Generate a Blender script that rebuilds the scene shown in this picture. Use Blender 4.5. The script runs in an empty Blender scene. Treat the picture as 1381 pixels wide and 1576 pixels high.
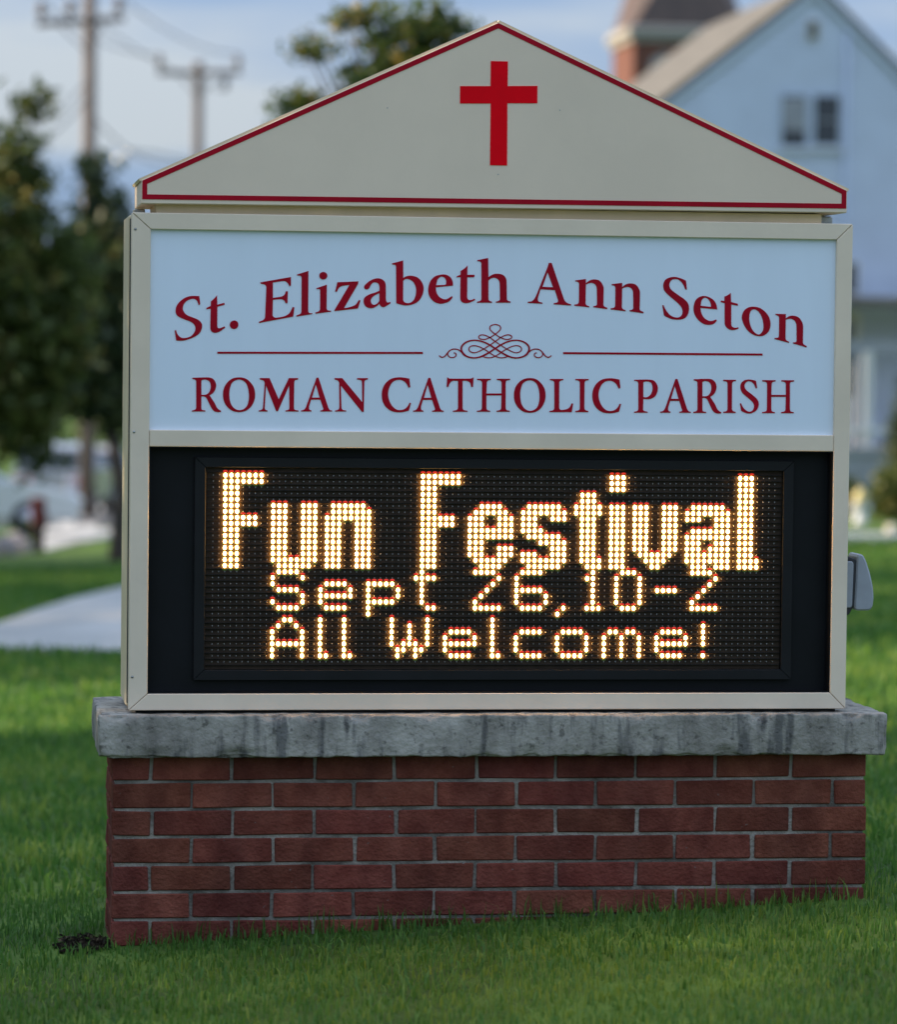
import bpy, bmesh, math, random
import numpy as np
from mathutils import Vector, Matrix
R = math.radians
random.seed(7)
rng = np.random.default_rng(7)
sc = bpy.context.scene
col = sc.collection

# ------------------------------------------------------------------ camera
CAM = np.array([-1.33772, -9.04291, 1.66309])
RT = np.array([0.99102801, -0.13320335, 0.01097028])
UP = np.array([-0.00493461, 0.0455576, 0.99894953])
FW = np.array([0.13356321, 0.9900411, -0.04449155])
FPX = 5500.0
cd = bpy.data.cameras.new('camera')
cam = bpy.data.objects.new('camera', cd)
col.objects.link(cam)
cam.matrix_world = Matrix(((RT[0], UP[0], -FW[0], CAM[0]), (RT[1], UP[1], -FW[1], CAM[1]),
                           (RT[2], UP[2], -FW[2], CAM[2]), (0, 0, 0, 1)))
cd.sensor_fit = 'HORIZONTAL'
cd.sensor_width = 36.0
cd.lens = FPX / 1381.0 * 36.0
cd.clip_start = 0.1
cd.clip_end = 4000
cd.dof.use_dof = True
cd.dof.focus_distance = 9.13
cd.dof.aperture_fstop = 3.1
sc.camera = cam

# ------------------------------------------------------------------ sky and sun
SUN = Vector((-0.97, 0.15, 0.43)).normalized()          # towards the sun
elev = math.asin(SUN.z)
w = bpy.data.worlds.new('World')
sc.world = w
w.use_nodes = True
nt = w.node_tree
for n in list(nt.nodes):
    nt.nodes.remove(n)
N, L = nt.nodes.new, nt.links.new
out = N('ShaderNodeOutputWorld')
bg = N('ShaderNodeBackground')
sky = N('ShaderNodeTexSky')
sky.sky_type = 'NISHITA'
sky.sun_disc = False
sky.sun_elevation = elev
sky.sun_rotation = math.atan2(SUN.x, SUN.y)
sky.air_density = 1.0
sky.dust_density = 0.15
sky.ozone_density = 4.0
SKY_STRENGTH = 0.15
# thin bands of cloud over the whole sky
tc = N('ShaderNodeTexCoord')
mp = N('ShaderNodeMapping')
mp.inputs['Scale'].default_value = (2.2, 2.2, 15.0)
nz = N('ShaderNodeTexNoise')
nz.inputs['Scale'].default_value = 1.5
nz.inputs['Detail'].default_value = 7
nz.inputs['Roughness'].default_value = 0.52
cr = N('ShaderNodeValToRGB')                       # thin even veil of cloud with paler streaks
cr.color_ramp.elements[0].position = 0.38
cr.color_ramp.elements[0].color = (1.32, 1.98, 3.25, 1)
cr.color_ramp.elements[1].position = 0.63
cr.color_ramp.elements[1].color = (3.1, 3.4, 3.75, 1)
e_ = cr.color_ramp.elements.new(0.49)
e_.color = (1.72, 2.38, 3.52, 1)
mx = N('ShaderNodeMix')
mx.data_type = 'RGBA'
mx.inputs['Factor'].default_value = 0.955
L(tc.outputs['Generated'], mp.inputs['Vector'])
L(mp.outputs['Vector'], nz.inputs['Vector'])
L(nz.outputs['Fac'], cr.inputs['Fac'])
L(sky.outputs['Color'], mx.inputs['A'])
sx = N('ShaderNodeSeparateXYZ')
L(tc.outputs['Generated'], sx.inputs['Vector'])
mr0 = N('ShaderNodeMapRange')                      # zenith brightening added to the veil to light the sign face
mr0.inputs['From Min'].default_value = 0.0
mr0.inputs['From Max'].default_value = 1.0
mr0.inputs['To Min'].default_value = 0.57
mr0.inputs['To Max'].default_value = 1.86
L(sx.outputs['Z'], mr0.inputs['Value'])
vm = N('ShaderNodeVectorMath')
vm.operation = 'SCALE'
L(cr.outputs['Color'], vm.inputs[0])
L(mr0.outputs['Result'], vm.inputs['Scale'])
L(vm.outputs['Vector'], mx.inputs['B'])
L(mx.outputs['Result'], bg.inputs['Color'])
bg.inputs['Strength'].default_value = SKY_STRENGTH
L(bg.outputs['Background'], out.inputs['Surface'])

sd = bpy.data.lights.new('sun', 'SUN')
sd.energy = 5.0
sd.angle = R(0.5)
sd.color = (1.0, 0.82, 0.60)
sun = bpy.data.objects.new('sun', sd)
col.objects.link(sun)
sun.rotation_euler = SUN.to_track_quat('Z', 'Y').to_euler()

sc.view_settings.view_transform = 'Standard'
sc.view_settings.look = 'None'
sc.view_settings.gamma = 1.0
sc.view_settings.use_curve_mapping = False
sc.view_settings.exposure = 0.87
sc.render.engine = 'CYCLES'
sc.cycles.use_denoising = True
sc.cycles.sample_clamp_indirect = 6.0
sc.cycles.max_bounces = 8
sc.cycles.caustics_reflective = False
sc.cycles.caustics_refractive = False


# ------------------------------------------------------------------ helpers
def at(u, v, D):
    """world point seen at photo pixel (u, v) at depth D along the view axis"""
    d = FW * FPX + RT * (u - 690.5) - UP * (v - 788.0)
    return CAM + d * (D / FPX)


def on_plane(u, v, Y):
    d = FW * FPX + RT * (u - 690.5) - UP * (v - 788.0)
    return CAM + d * ((Y - CAM[1]) / d[1])


def zg(x, y):
    x = np.asarray(x, float)
    y = np.asarray(y, float)
    xl = x - 0.135 * np.maximum(y, 0)
    z = 0.200 + 0.22 * np.tanh(xl / 4.0)
    return z - 0.03 * np.where(y > 0, np.minimum(y, 160), 0.35 * np.maximum(y, -40))


def on_ground(u, v):
    d = FW * FPX + RT * (u - 690.5) - UP * (v - 788.0)
    lo, hi = 4.0, 400.0
    for _ in range(50):
        m = 0.5 * (lo + hi)
        p = CAM + d * (m / FPX)
        if p[2] > zg(p[0], p[1]):
            lo = m
        else:
            hi = m
    return CAM + d * (lo / FPX)


def gpt(u, D):
    """ground point in the picture column u at depth D"""
    p = at(u, 700, D)
    return Vector((p[0], p[1], float(zg(p[0], p[1]))))


LOC = {}


def thing(name, label, cat, loc, group=None):
    o = bpy.data.objects.new(name, None)
    o.empty_display_size = 0.2
    col.objects.link(o)
    o.location = loc
    LOC[o.name] = Vector(loc)
    o['label'] = label
    o['category'] = cat
    if group:
        o['group'] = group
    return o


def link(name, me, m, parent=None, label=None):
    o = bpy.data.objects.new(name, me)
    col.objects.link(o)
    if m is not None and len(me.materials) == 0:
        me.materials.append(m)
    if parent is not None:
        o.parent = parent
        if parent.name in LOC:
            o.location = -LOC[parent.name]
    if label:
        o['label'] = label
    return o


def tag(o, label, cat, group=None, kind=None):
    o['label'] = label
    o['category'] = cat
    if group:
        o['group'] = group
    if kind:
        o['kind'] = kind
    return o


def structure(o):
    o['kind'] = 'structure'
    return o


def mesh(name, v, f, smooth=False):
    me = bpy.data.meshes.new(name)
    me.from_pydata([tuple(p) for p in v], [], f)
    if smooth:
        me.polygons.foreach_set('use_smooth', [True] * len(me.polygons))
    me.update()
    return me


def bm_mesh(name, bm, smooth=False):
    bmesh.ops.recalc_face_normals(bm, faces=bm.faces)
    me = bpy.data.meshes.new(name)
    bm.to_mesh(me)
    bm.free()
    if smooth:
        me.polygons.foreach_set('use_smooth', [True] * len(me.polygons))
    return me


def bm_box(bm, x0, x1, y0, y1, z0, z1):
    vs = [bm.verts.new(p) for p in ((x0, y0, z0), (x1, y0, z0), (x1, y1, z0), (x0, y1, z0),
                                    (x0, y0, z1), (x1, y0, z1), (x1, y1, z1), (x0, y1, z1))]
    for q in ((0, 3, 2, 1), (4, 5, 6, 7), (0, 1, 5, 4), (1, 2, 6, 5), (2, 3, 7, 6), (3, 0, 4, 7)):
        bm.faces.new([vs[i] for i in q])
    return vs


def box(name, x0, x1, y0, y1, z0, z1, bev=0.0, seg=1):
    bm = bmesh.new()
    bm_box(bm, x0, x1, y0, y1, z0, z1)
    if bev:
        bmesh.ops.bevel(bm, geom=list(bm.edges), offset=bev, segments=seg, affect='EDGES', profile=0.5)
    return bm_mesh(name, bm)


def prism(name, poly, y0, y1, bev=0.0):
    """poly in x-z, extruded along y"""
    bm = bmesh.new()
    a = [bm.verts.new((p[0], y0, p[1])) for p in poly]
    b = [bm.verts.new((p[0], y1, p[1])) for p in poly]
    bm.faces.new(a)
    bm.faces.new(b[::-1])
    n = len(poly)
    for i in range(n):
        bm.faces.new((a[i], b[i], b[(i + 1) % n], a[(i + 1) % n]))
    bmesh.ops.recalc_face_normals(bm, faces=bm.faces)
    if bev:
        bmesh.ops.bevel(bm, geom=list(bm.edges), offset=bev, segments=1, affect='EDGES', profile=0.5)
    return bm_mesh(name, bm)


def bm_tube(bm, pts, rad, n=8, cap=True):
    pts = [Vector(p) for p in pts]
    if not hasattr(rad, '__len__'):
        rad = [rad] * len(pts)
    rings = []
    for i, p in enumerate(pts):
        t = (pts[min(i + 1, len(pts) - 1)] - pts[max(i - 1, 0)]).normalized()
        ref = Vector((0, 0, 1)) if abs(t.z) < 0.9 else Vector((1, 0, 0))
        a = t.cross(ref).normalized()
        b = t.cross(a)
        rings.append([bm.verts.new(p + (a * math.cos(2 * math.pi * k / n) + b * math.sin(2 * math.pi * k / n)) * rad[i])
                      for k in range(n)])
    for i in range(len(rings) - 1):
        for k in range(n):
            bm.faces.new((rings[i][k], rings[i][(k + 1) % n], rings[i + 1][(k + 1) % n], rings[i + 1][k]))
    if cap:
        bm.faces.new(rings[0][::-1])
        bm.faces.new(rings[-1])


def tube(name, pts, rad, n=8, smooth=True):
    bm = bmesh.new()
    bm_tube(bm, pts, rad, n)
    return bm_mesh(name, bm, smooth)


def lathe(name, prof, c, n=20):
    """profile (r, z) turned round a vertical axis at c"""
    v, f = [], []
    for r, z in prof:
        for k in range(n):
            a = 2 * math.pi * k / n
            v.append((c[0] + r * math.cos(a), c[1] + r * math.sin(a), c[2] + z))
    for i in range(len(prof) - 1):
        for k in range(n):
            f.append((i * n + k, i * n + (k + 1) % n, (i + 1) * n + (k + 1) % n, (i + 1) * n + k))
    f.append(tuple(range(n))[::-1])
    f.append(tuple((len(prof) - 1) * n + k for k in range(n)))
    return mesh(name, v, f, True)


# ------------------------------------------------------------------ materials
def mat(name, base, rough=0.6, var=0.0, scale=8.0, bump=0.0, bscale=60.0, metal=0.0, spec=0.5,
        stretch=(1, 1, 1), second=None, lo=0.4, hi=0.62, coat=0.0, per_object=0.0, detail=5):
    m = bpy.data.materials.new(name)
    m.use_nodes = True
    t = m.node_tree
    b = t.nodes['Principled BSDF']
    b.inputs['Base Color'].default_value = (*base, 1)
    b.inputs['Roughness'].default_value = rough
    b.inputs['Metallic'].default_value = metal
    b.inputs['Specular IOR Level'].default_value = spec
    b.inputs['Coat Weight'].default_value = coat
    tco = t.nodes.new('ShaderNodeTexCoord')
    last = None
    geo = t.nodes.new('ShaderNodeNewGeometry')
    if var or second:
        mpn = t.nodes.new('ShaderNodeMapping')
        mpn.inputs['Scale'].default_value = stretch
        t.links.new(geo.outputs['Position'], mpn.inputs['Vector'])
        nn = t.nodes.new('ShaderNodeTexNoise')
        nn.inputs['Scale'].default_value = scale
        nn.inputs['Detail'].default_value = detail
        nn.inputs['Roughness'].default_value = 0.6
        t.links.new(mpn.outputs['Vector'], nn.inputs['Vector'])
        rp = t.nodes.new('ShaderNodeValToRGB')
        rp.color_ramp.elements[0].position = lo
        rp.color_ramp.elements[1].position = hi
        c2 = second if second else tuple(min(1, c * (1 + var)) for c in base)
        c1 = base if second else tuple(c * (1 - var) for c in base)
        rp.color_ramp.elements[0].color = (*c1, 1)
        rp.color_ramp.elements[1].color = (*c2, 1)
        t.links.new(nn.outputs['Fac'], rp.inputs['Fac'])
        last = rp.outputs['Color']
        rr_ = t.nodes.new('ShaderNodeMapRange')
        rr_.inputs['To Min'].default_value = max(0.02, rough - 0.1)
        rr_.inputs['To Max'].default_value = min(1, rough + 0.1)
        t.links.new(nn.outputs['Fac'], rr_.inputs['Value'])
        t.links.new(rr_.outputs['Result'], b.inputs['Roughness'])
    if per_object:
        oi = t.nodes.new('ShaderNodeObjectInfo')
        mr = t.nodes.new('ShaderNodeMapRange')
        mr.inputs['To Min'].default_value = 1 - per_object
        mr.inputs['To Max'].default_value = 1 + per_object
        t.links.new(oi.outputs['Random'], mr.inputs['Value'])
        hv = t.nodes.new('ShaderNodeHueSaturation')
        if last is not None:
            t.links.new(last, hv.inputs['Color'])
        else:
            hv.inputs['Color'].default_value = (*base, 1)
        t.links.new(mr.outputs['Result'], hv.inputs['Value'])
        mh = t.nodes.new('ShaderNodeMapRange')
        mh.inputs['From Max'].default_value = 0.1
        mh.inputs['To Min'].default_value = 0.494
        mh.inputs['To Max'].default_value = 0.507
        md = t.nodes.new('ShaderNodeMath')
        md.operation = 'MODULO'
        md.inputs[1].default_value = 0.1
        t.links.new(oi.outputs['Random'], md.inputs[0])
        t.links.new(md.outputs['Value'], mh.inputs['Value'])
        t.links.new(mh.outputs['Result'], hv.inputs['Hue'])
        last = hv.outputs['Color']
    if last is not None:
        t.links.new(last, b.inputs['Base Color'])
    if bump:
        nb = t.nodes.new('ShaderNodeTexNoise')
        nb.inputs['Scale'].default_value = bscale
        nb.inputs['Detail'].default_value = 6
        t.links.new(geo.outputs['Position'], nb.inputs['Vector'])
        bp = t.nodes.new('ShaderNodeBump')
        bp.inputs['Strength'].default_value = bump
        bp.inputs['Distance'].default_value = 0.01
        t.links.new(nb.outputs['Fac'], bp.inputs['Height'])
        t.links.new(bp.outputs['Normal'], b.inputs['Normal'])
    return m


def emit(name, colr, strength, base=(.3, .3, .3)):
    m = bpy.data.materials.new(name)
    m.use_nodes = True
    b = m.node_tree.nodes['Principled BSDF']
    b.inputs['Base Color'].default_value = (*base, 1)
    b.inputs['Emission Color'].default_value = (*colr, 1)
    b.inputs['Emission Strength'].default_value = strength
    return m


def leafy(name, c1, c2, c3, trans=0.35, rough=0.5):
    """foliage: colour picked per leaf from the 'tint' attribute"""
    m = bpy.data.materials.new(name)
    m.use_nodes = True
    t = m.node_tree
    b = t.nodes['Principled BSDF']
    a = t.nodes.new('ShaderNodeAttribute')
    a.attribute_name = 'tint'
    rp = t.nodes.new('ShaderNodeValToRGB')
    rp.color_ramp.elements[0].color = (*c1, 1)
    rp.color_ramp.elements[1].color = (*c3, 1)
    e = rp.color_ramp.elements.new(0.55)
    e.color = (*c2, 1)
    t.links.new(a.outputs['Fac'], rp.inputs['Fac'])
    t.links.new(rp.outputs['Color'], b.inputs['Base Color'])
    b.inputs['Roughness'].default_value = rough
    b.inputs['Specular IOR Level'].default_value = 0.3
    tr = t.nodes.new('ShaderNodeBsdfTranslucent')
    t.links.new(rp.outputs['Color'], tr.inputs['Color'])
    ms = t.nodes.new('ShaderNodeMixShader')
    ms.inputs['Fac'].default_value = trans
    o = t.nodes['Material Output']
    t.links.new(b.outputs['BSDF'], ms.inputs[1])
    t.links.new(tr.outputs['BSDF'], ms.inputs[2])
    t.links.new(ms.outputs['Shader'], o.inputs['Surface'])
    return m


PAINT = (0.82, 0.67, 0.515)
M = {}
M['paint'] = mat('almond_paint', PAINT, 0.42, var=0.05, scale=3.0, bump=0.03, bscale=90)
M['paint_body'] = mat('almond_paint_body', (0.80, 0.62, 0.40), 0.5, var=0.08, scale=4.0, stretch=(1, 1, .2))
M['face'] = mat('almond_face', (0.81, 0.645, 0.495), 0.5, var=0.035, scale=2.2, bump=0.02, bscale=120)
M['white_panel'] = mat('white_acrylic', (0.775, 0.855, 0.965), 0.22, var=0.012, scale=3.0, stretch=(3, 1, .4), spec=0.5)
M['red'] = mat('maroon_vinyl', (0.40, 0.002, 0.016), 0.5, var=0.1, scale=4, spec=.12)
M['cross_red'] = mat('red_vinyl', (0.86, 0.0, 0.008), 0.5, var=0.06, scale=4, spec=.08)
M['black'] = mat('black_plate', (0.006, 0.0065, 0.008), 0.5, var=0.15, scale=8, spec=.2)
M['black2'] = mat('black_bezel', (0.008, 0.008, 0.009), 0.5, var=0.15, scale=8, spec=.25)
M['led_plate'] = mat('led_plate', (0.048, 0.032, 0.022), 0.7, var=0.15, scale=40, spec=.15)
M['led_off'] = mat('unlit_led', (0.50, 0.48, 0.47), 0.25, spec=0.6)
M['dark_gap'] = mat('dark_gap', (0.02, 0.02, 0.02), 0.8)
M['steel'] = mat('galvanised_steel', (0.35, 0.36, 0.36), 0.35, var=0.2, scale=20, metal=0.8)
M['pod'] = mat('grey_plastic', (0.34, 0.36, 0.40), 0.45, var=0.06, scale=12)
M['pod_dark'] = mat('dark_rubber', (0.03, 0.03, 0.035), 0.6)


def concrete_mat():
    m = mat('cast_concrete', (0.20, 0.182, 0.156), 0.9, var=0.0, second=(0.44, 0.405, 0.35), scale=9.0,
            stretch=(1, 1, .42), bump=0.55, bscale=70, lo=0.33, hi=0.66, spec=0.2, detail=8)
    t = m.node_tree
    b = t.nodes['Principled BSDF']
    src = b.inputs['Base Color'].links[0].from_socket
    geo = t.nodes.new('ShaderNodeNewGeometry')
    mp_ = t.nodes.new('ShaderNodeMapping')
    mp_.inputs['Scale'].default_value = (1, 1, 0.17)
    t.links.new(geo.outputs['Position'], mp_.inputs['Vector'])
    n1 = t.nodes.new('ShaderNodeTexNoise')
    n1.inputs['Scale'].default_value = 30
    n1.inputs['Detail'].default_value = 6
    t.links.new(mp_.outputs['Vector'], n1.inputs['Vector'])
    r1 = t.nodes.new('ShaderNodeValToRGB')
    r1.color_ramp.elements[0].position = 0.34
    r1.color_ramp.elements[0].color = (0.42, 0.43, 0.46, 1)
    r1.color_ramp.elements[1].position = 0.47
    r1.color_ramp.elements[1].color = (1, 1, 1, 1)
    t.links.new(n1.outputs['Fac'], r1.inputs['Fac'])
    mu = t.nodes.new('ShaderNodeMix')
    mu.data_type = 'RGBA'
    mu.blend_type = 'MULTIPLY'
    mu.inputs['Factor'].default_value = 1
    t.links.new(src, mu.inputs['A'])
    t.links.new(r1.outputs['Color'], mu.inputs['B'])
    # dark specks and pits
    n2 = t.nodes.new('ShaderNodeTexNoise')
    n2.inputs['Scale'].default_value = 55
    n2.inputs['Detail'].default_value = 3
    t.links.new(geo.outputs['Position'], n2.inputs['Vector'])
    r2 = t.nodes.new('ShaderNodeValToRGB')
    r2.color_ramp.elements[0].position = 0.30
    r2.color_ramp.elements[0].color = (0.5, 0.5, 0.5, 1)
    r2.color_ramp.elements[1].position = 0.40
    r2.color_ramp.elements[1].color = (1, 1, 1, 1)
    t.links.new(n2.outputs['Fac'], r2.inputs['Fac'])
    mv = t.nodes.new('ShaderNodeMix')
    mv.data_type = 'RGBA'
    mv.blend_type = 'MULTIPLY'
    mv.inputs['Factor'].default_value = 1
    t.links.new(mu.outputs['Result'], mv.inputs['A'])
    t.links.new(r2.outputs['Color'], mv.inputs['B'])
    t.links.new(mv.outputs['Result'], b.inputs['Base Color'])
    return m


M['concrete'] = concrete_mat()
M['brick'] = mat('red_brick', (0.152, 0.041, 0.028), 0.9, second=(0.215, 0.066, 0.045), scale=15, bump=0.6, bscale=110,
                 per_object=0.2, spec=0.1)


def brick_wear(m):
    """chipped pale specks, soot and rain marks on the brick faces"""
    t = m.node_tree
    b = t.nodes['Principled BSDF']
    src = b.inputs['Base Color'].links[0].from_socket
    geo = t.nodes.new('ShaderNodeNewGeometry')
    for sc_, p0, p1, c0, c1, st in ((75, .70, .76, (0, 0, 0, 1), (.20, .17, .15, 1), (1, 1, 1)), (7, .36, .62, (0, 0, 0, 1), (0, 0, 0, 1), (1, 1, .35))):
        mp_ = t.nodes.new('ShaderNodeMapping')
        mp_.inputs['Scale'].default_value = st
        t.links.new(geo.outputs['Position'], mp_.inputs['Vector'])
        n_ = t.nodes.new('ShaderNodeTexNoise')
        n_.inputs['Scale'].default_value = sc_
        n_.inputs['Detail'].default_value = 3
        t.links.new(mp_.outputs['Vector'], n_.inputs['Vector'])
        rp = t.nodes.new('ShaderNodeValToRGB')
        rp.color_ramp.elements[0].position = p0
        rp.color_ramp.elements[1].position = p1
        if sc_ > 50:
            rp.color_ramp.elements[0].color = (0, 0, 0, 1)
            rp.color_ramp.elements[1].color = (1, 1, 1, 1)
            mxn = t.nodes.new('ShaderNodeMix')
            mxn.data_type = 'RGBA'
            t.links.new(rp.outputs['Color'], mxn.inputs['Factor'])
            t.links.new(src, mxn.inputs['A'])
            mxn.inputs['B'].default_value = c1
        else:
            rp.color_ramp.elements[0].color = (.72, .72, .76, 1)
            rp.color_ramp.elements[1].color = (1.08, 1.06, 1.04, 1)
            mxn = t.nodes.new('ShaderNodeMix')
            mxn.data_type = 'RGBA'
            mxn.blend_type = 'MULTIPLY'
            mxn.inputs['Factor'].default_value = 1
            t.links.new(src, mxn.inputs['A'])
            t.links.new(rp.outputs['Color'], mxn.inputs['B'])
        n_.inputs['Roughness'].default_value = .55
        t.links.new(n_.outputs['Fac'], rp.inputs['Fac'])
        src = mxn.outputs['Result']
    t.links.new(src, b.inputs['Base Color'])


brick_wear(M['brick'])
M['mortar'] = mat('mortar', (0.11, 0.097, 0.082), 0.95, second=(0.43, 0.38, 0.32), scale=6, bump=0.7, bscale=130,
                  spec=0.15, lo=0.38, hi=0.7)

# ------------------------------------------------------------------ ground
M['soil'] = mat('lawn_soil', (0.048, 0.080, 0.020), 0.95, second=(0.100, 0.165, 0.030), scale=2.5, bump=0.8, bscale=25, spec=0.1)
M['asphalt'] = mat('asphalt', (0.055, 0.055, 0.058), 0.9, var=0.2, scale=3, bump=0.3, bscale=80)
M['pave'] = mat('pale_concrete', (0.40, 0.385, 0.36), 0.9, var=0.14, scale=1.2, bump=0.3, bscale=60)


def ground_mesh():
    def axis(lo, hi, c, fine):
        a = [c]
        s = fine
        while a[-1] < hi:
            a.append(a[-1] + s)
            s = min(s * 1.13, 60)
        b = [c]
        s = fine
        while b[-1] > lo:
            b.append(b[-1] - s)
            s = min(s * 1.13, 60)
        return np.array(sorted(set(a + b)))
    xs = axis(-1200, 1200, 0, 0.25)
    ys = axis(-300, 1800, 0, 0.25)
    X, Y = np.meshgrid(xs, ys)
    Z = zg(X, Y)
    v = np.stack([X.ravel(), Y.ravel(), Z.ravel()], 1)
    nx, ny = len(xs), len(ys)
    f = [(j * nx + i, j * nx + i + 1, (j + 1) * nx + i + 1, (j + 1) * nx + i) for j in range(ny - 1) for i in range(nx - 1)]
    return mesh('ground', v.tolist(), f, True)


structure(link('lawn', ground_mesh(), M['soil']))


def sheet(name, pts, h, m, step=1.2):
    """a pavement slab draped on the ground, with an edge of height h"""
    bm = bmesh.new()
    bm.faces.new([bm.verts.new((p[0], p[1], 0)) for p in pts])
    xs = [p[0] for p in pts]
    ys = [p[1] for p in pts]
    for ax, lo, hi in ((0, min(xs), max(xs)), (1, min(ys), max(ys))):
        k = math.floor(lo / step) * step
        while k < hi:
            k += step
            no = (1, 0, 0) if ax == 0 else (0, 1, 0)
            bmesh.ops.bisect_plane(bm, geom=bm.verts[:] + bm.edges[:] + bm.faces[:],
                                   plane_co=(k, 0, 0) if ax == 0 else (0, k, 0), plane_no=no)
    bmesh.ops.recalc_face_normals(bm, faces=bm.faces)
    for fc in bm.faces:
        if fc.normal.z < 0:
            fc.normal_flip()
    r = bmesh.ops.extrude_face_region(bm, geom=bm.faces[:])
    top = {v for v in r['geom'] if isinstance(v, bmesh.types.BMVert)}
    for v in bm.verts:
        v.co.z = float(zg(v.co.x, v.co.y)) + (h if v in top else -0.05)
    return structure(link(name, bm_mesh(name, bm), m))


def gp(*uv):
    return [tuple(on_ground(u, v)[:2]) for u, v in uv]


sheet('driveway', gp((-330, 1000), (-60, 1001), (60, 1004), (190, 1008), (430, 1012), (430, 868), (200, 904), (120, 923), (60, 941), (0, 963), (-330, 985)), 0.03, M['pave'])
sheet('footpath', gp((62, 850), (112, 838), (150, 822), (150, 806), (112, 812), (116, 800), (190, 783), (190, 774), (72, 796)), 0.03, M['pave'])
sheet('front_walk', gp((124, 836), (200, 822), (330, 806), (330, 797), (124, 821)), 0.03, M['pave'], 2)
sheet('sidewalk', gp((1180, 836), (1700, 846), (1700, 832), (1180, 822)), 0.04, M['pave'], 2)
a0 = on_ground(0, 812)
YS = float(a0[1])
sheet('street', [(-140, YS), (-2, YS), (2, YS), (2, YS - .01), (8, YS), (8, YS + 90), (1, YS + 90), (1, YS + 8), (-140, YS + 8)], 0.02, M['asphalt'], 4)
sheet('kerb', [(-140, YS - 0.16), (0.5, YS - 0.16), (0.5, YS - 0.01), (-140, YS - 0.01)], 0.12, M['pave'], 2)

# ------------------------------------------------------------------ the sign
sign = thing('monument_sign', 'parish sign with gable top, white name panel and lit message board on brick base', 'sign', (0.0, 0.2, 0.2))

# brick base -------------------------------------------------------
BX0, BX1, BY0, BY1 = -0.968, 0.988, 0.0, 0.412
bm = bmesh.new()
bm_box(bm, BX0 + 0.0055, BX1 - 0.0055, BY0 + 0.0055, BY1 - 0.0055, -0.12, 0.634)
base = link('brick_base', bm_mesh('mortar_core', bm), M['mortar'], sign, 'red brick base with pale grey mortar joints')
bmeshes = {}


def brick_mesh(lx, ly, lz, k):
    key = (round(lx, 3), round(ly, 3), round(lz, 3), k)
    if key not in bmeshes:
        rb = random.Random(str(key))
        b = bmesh.new()
        bm_box(b, -lx / 2, lx / 2, -ly / 2, ly / 2, -lz / 2, lz / 2)
        for v in b.verts:
            v.co += Vector((rb.uniform(-1, 1) * .0022, rb.uniform(-1, 1) * .0012, rb.uniform(-1, 1) * .0018))
        bmesh.ops.bevel(b, geom=list(b.edges), offset=0.0028, segments=1, affect='EDGES')
        me = bm_mesh('brick', b)
        me.materials.append(M['brick'])
        bmeshes[key] = me
    return bmeshes[key]


def put_brick(cx, cy, cz, lx, ly, lz):
    o = bpy.data.objects.new('brick', brick_mesh(lx, ly, lz, random.randrange(3)))
    col.objects.link(o)
    o.parent = base
    o.location = (cx, cy + random.uniform(-.0012, .0012), cz)
    o.rotation_euler = (0, random.uniform(-.004, .004), random.uniform(-.003, .003))


COURSE = 0.0703
JA = [-0.871, -0.664, -0.456, -0.247, -0.038, 0.170, 0.380, 0.587, 0.790]
JB = [-0.767, -0.560, -0.352, -0.142, 0.067, 0.275, 0.485, 0.689, 0.896]
for c in range(8):
    zt = 0.632 - 0.0 if c == 0 else 0.568 - COURSE * (c - 1) - 0.0042
    zb = 0.568 - COURSE * c + 0.0042
    js = JA if c % 2 == 0 else JB
    for y, sgn in ((BY0, 1), (BY1, -1)):
        ed = [BX0 - 0.005] + [j + random.uniform(-.003, .003) for j in js] + [BX1 + 0.005]
        for i in range(len(ed) - 1):
            l = ed[i + 1] - ed[i] - 0.0090
            lq = round(l / 0.004) * 0.004
            put_brick((ed[i] + ed[i + 1]) / 2, y + sgn * 0.045, (zt + zb) / 2, lq if abs(lq - l) < .002 else l, 0.09, round(zt - zb, 3))
    # the two ends
    for x, sgn in ((BX0, 1), (BX1, -1)):
        segs = [(0.096, 0.316)] if c % 2 else [(0.096, 0.201), (0.211, 0.316)]
        for y0, y1 in segs:
            put_brick(x + sgn * 0.045, (y0 + y1) / 2, (zt + zb) / 2, 0.09, y1 - y0, round(zt - zb, 3))


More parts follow.
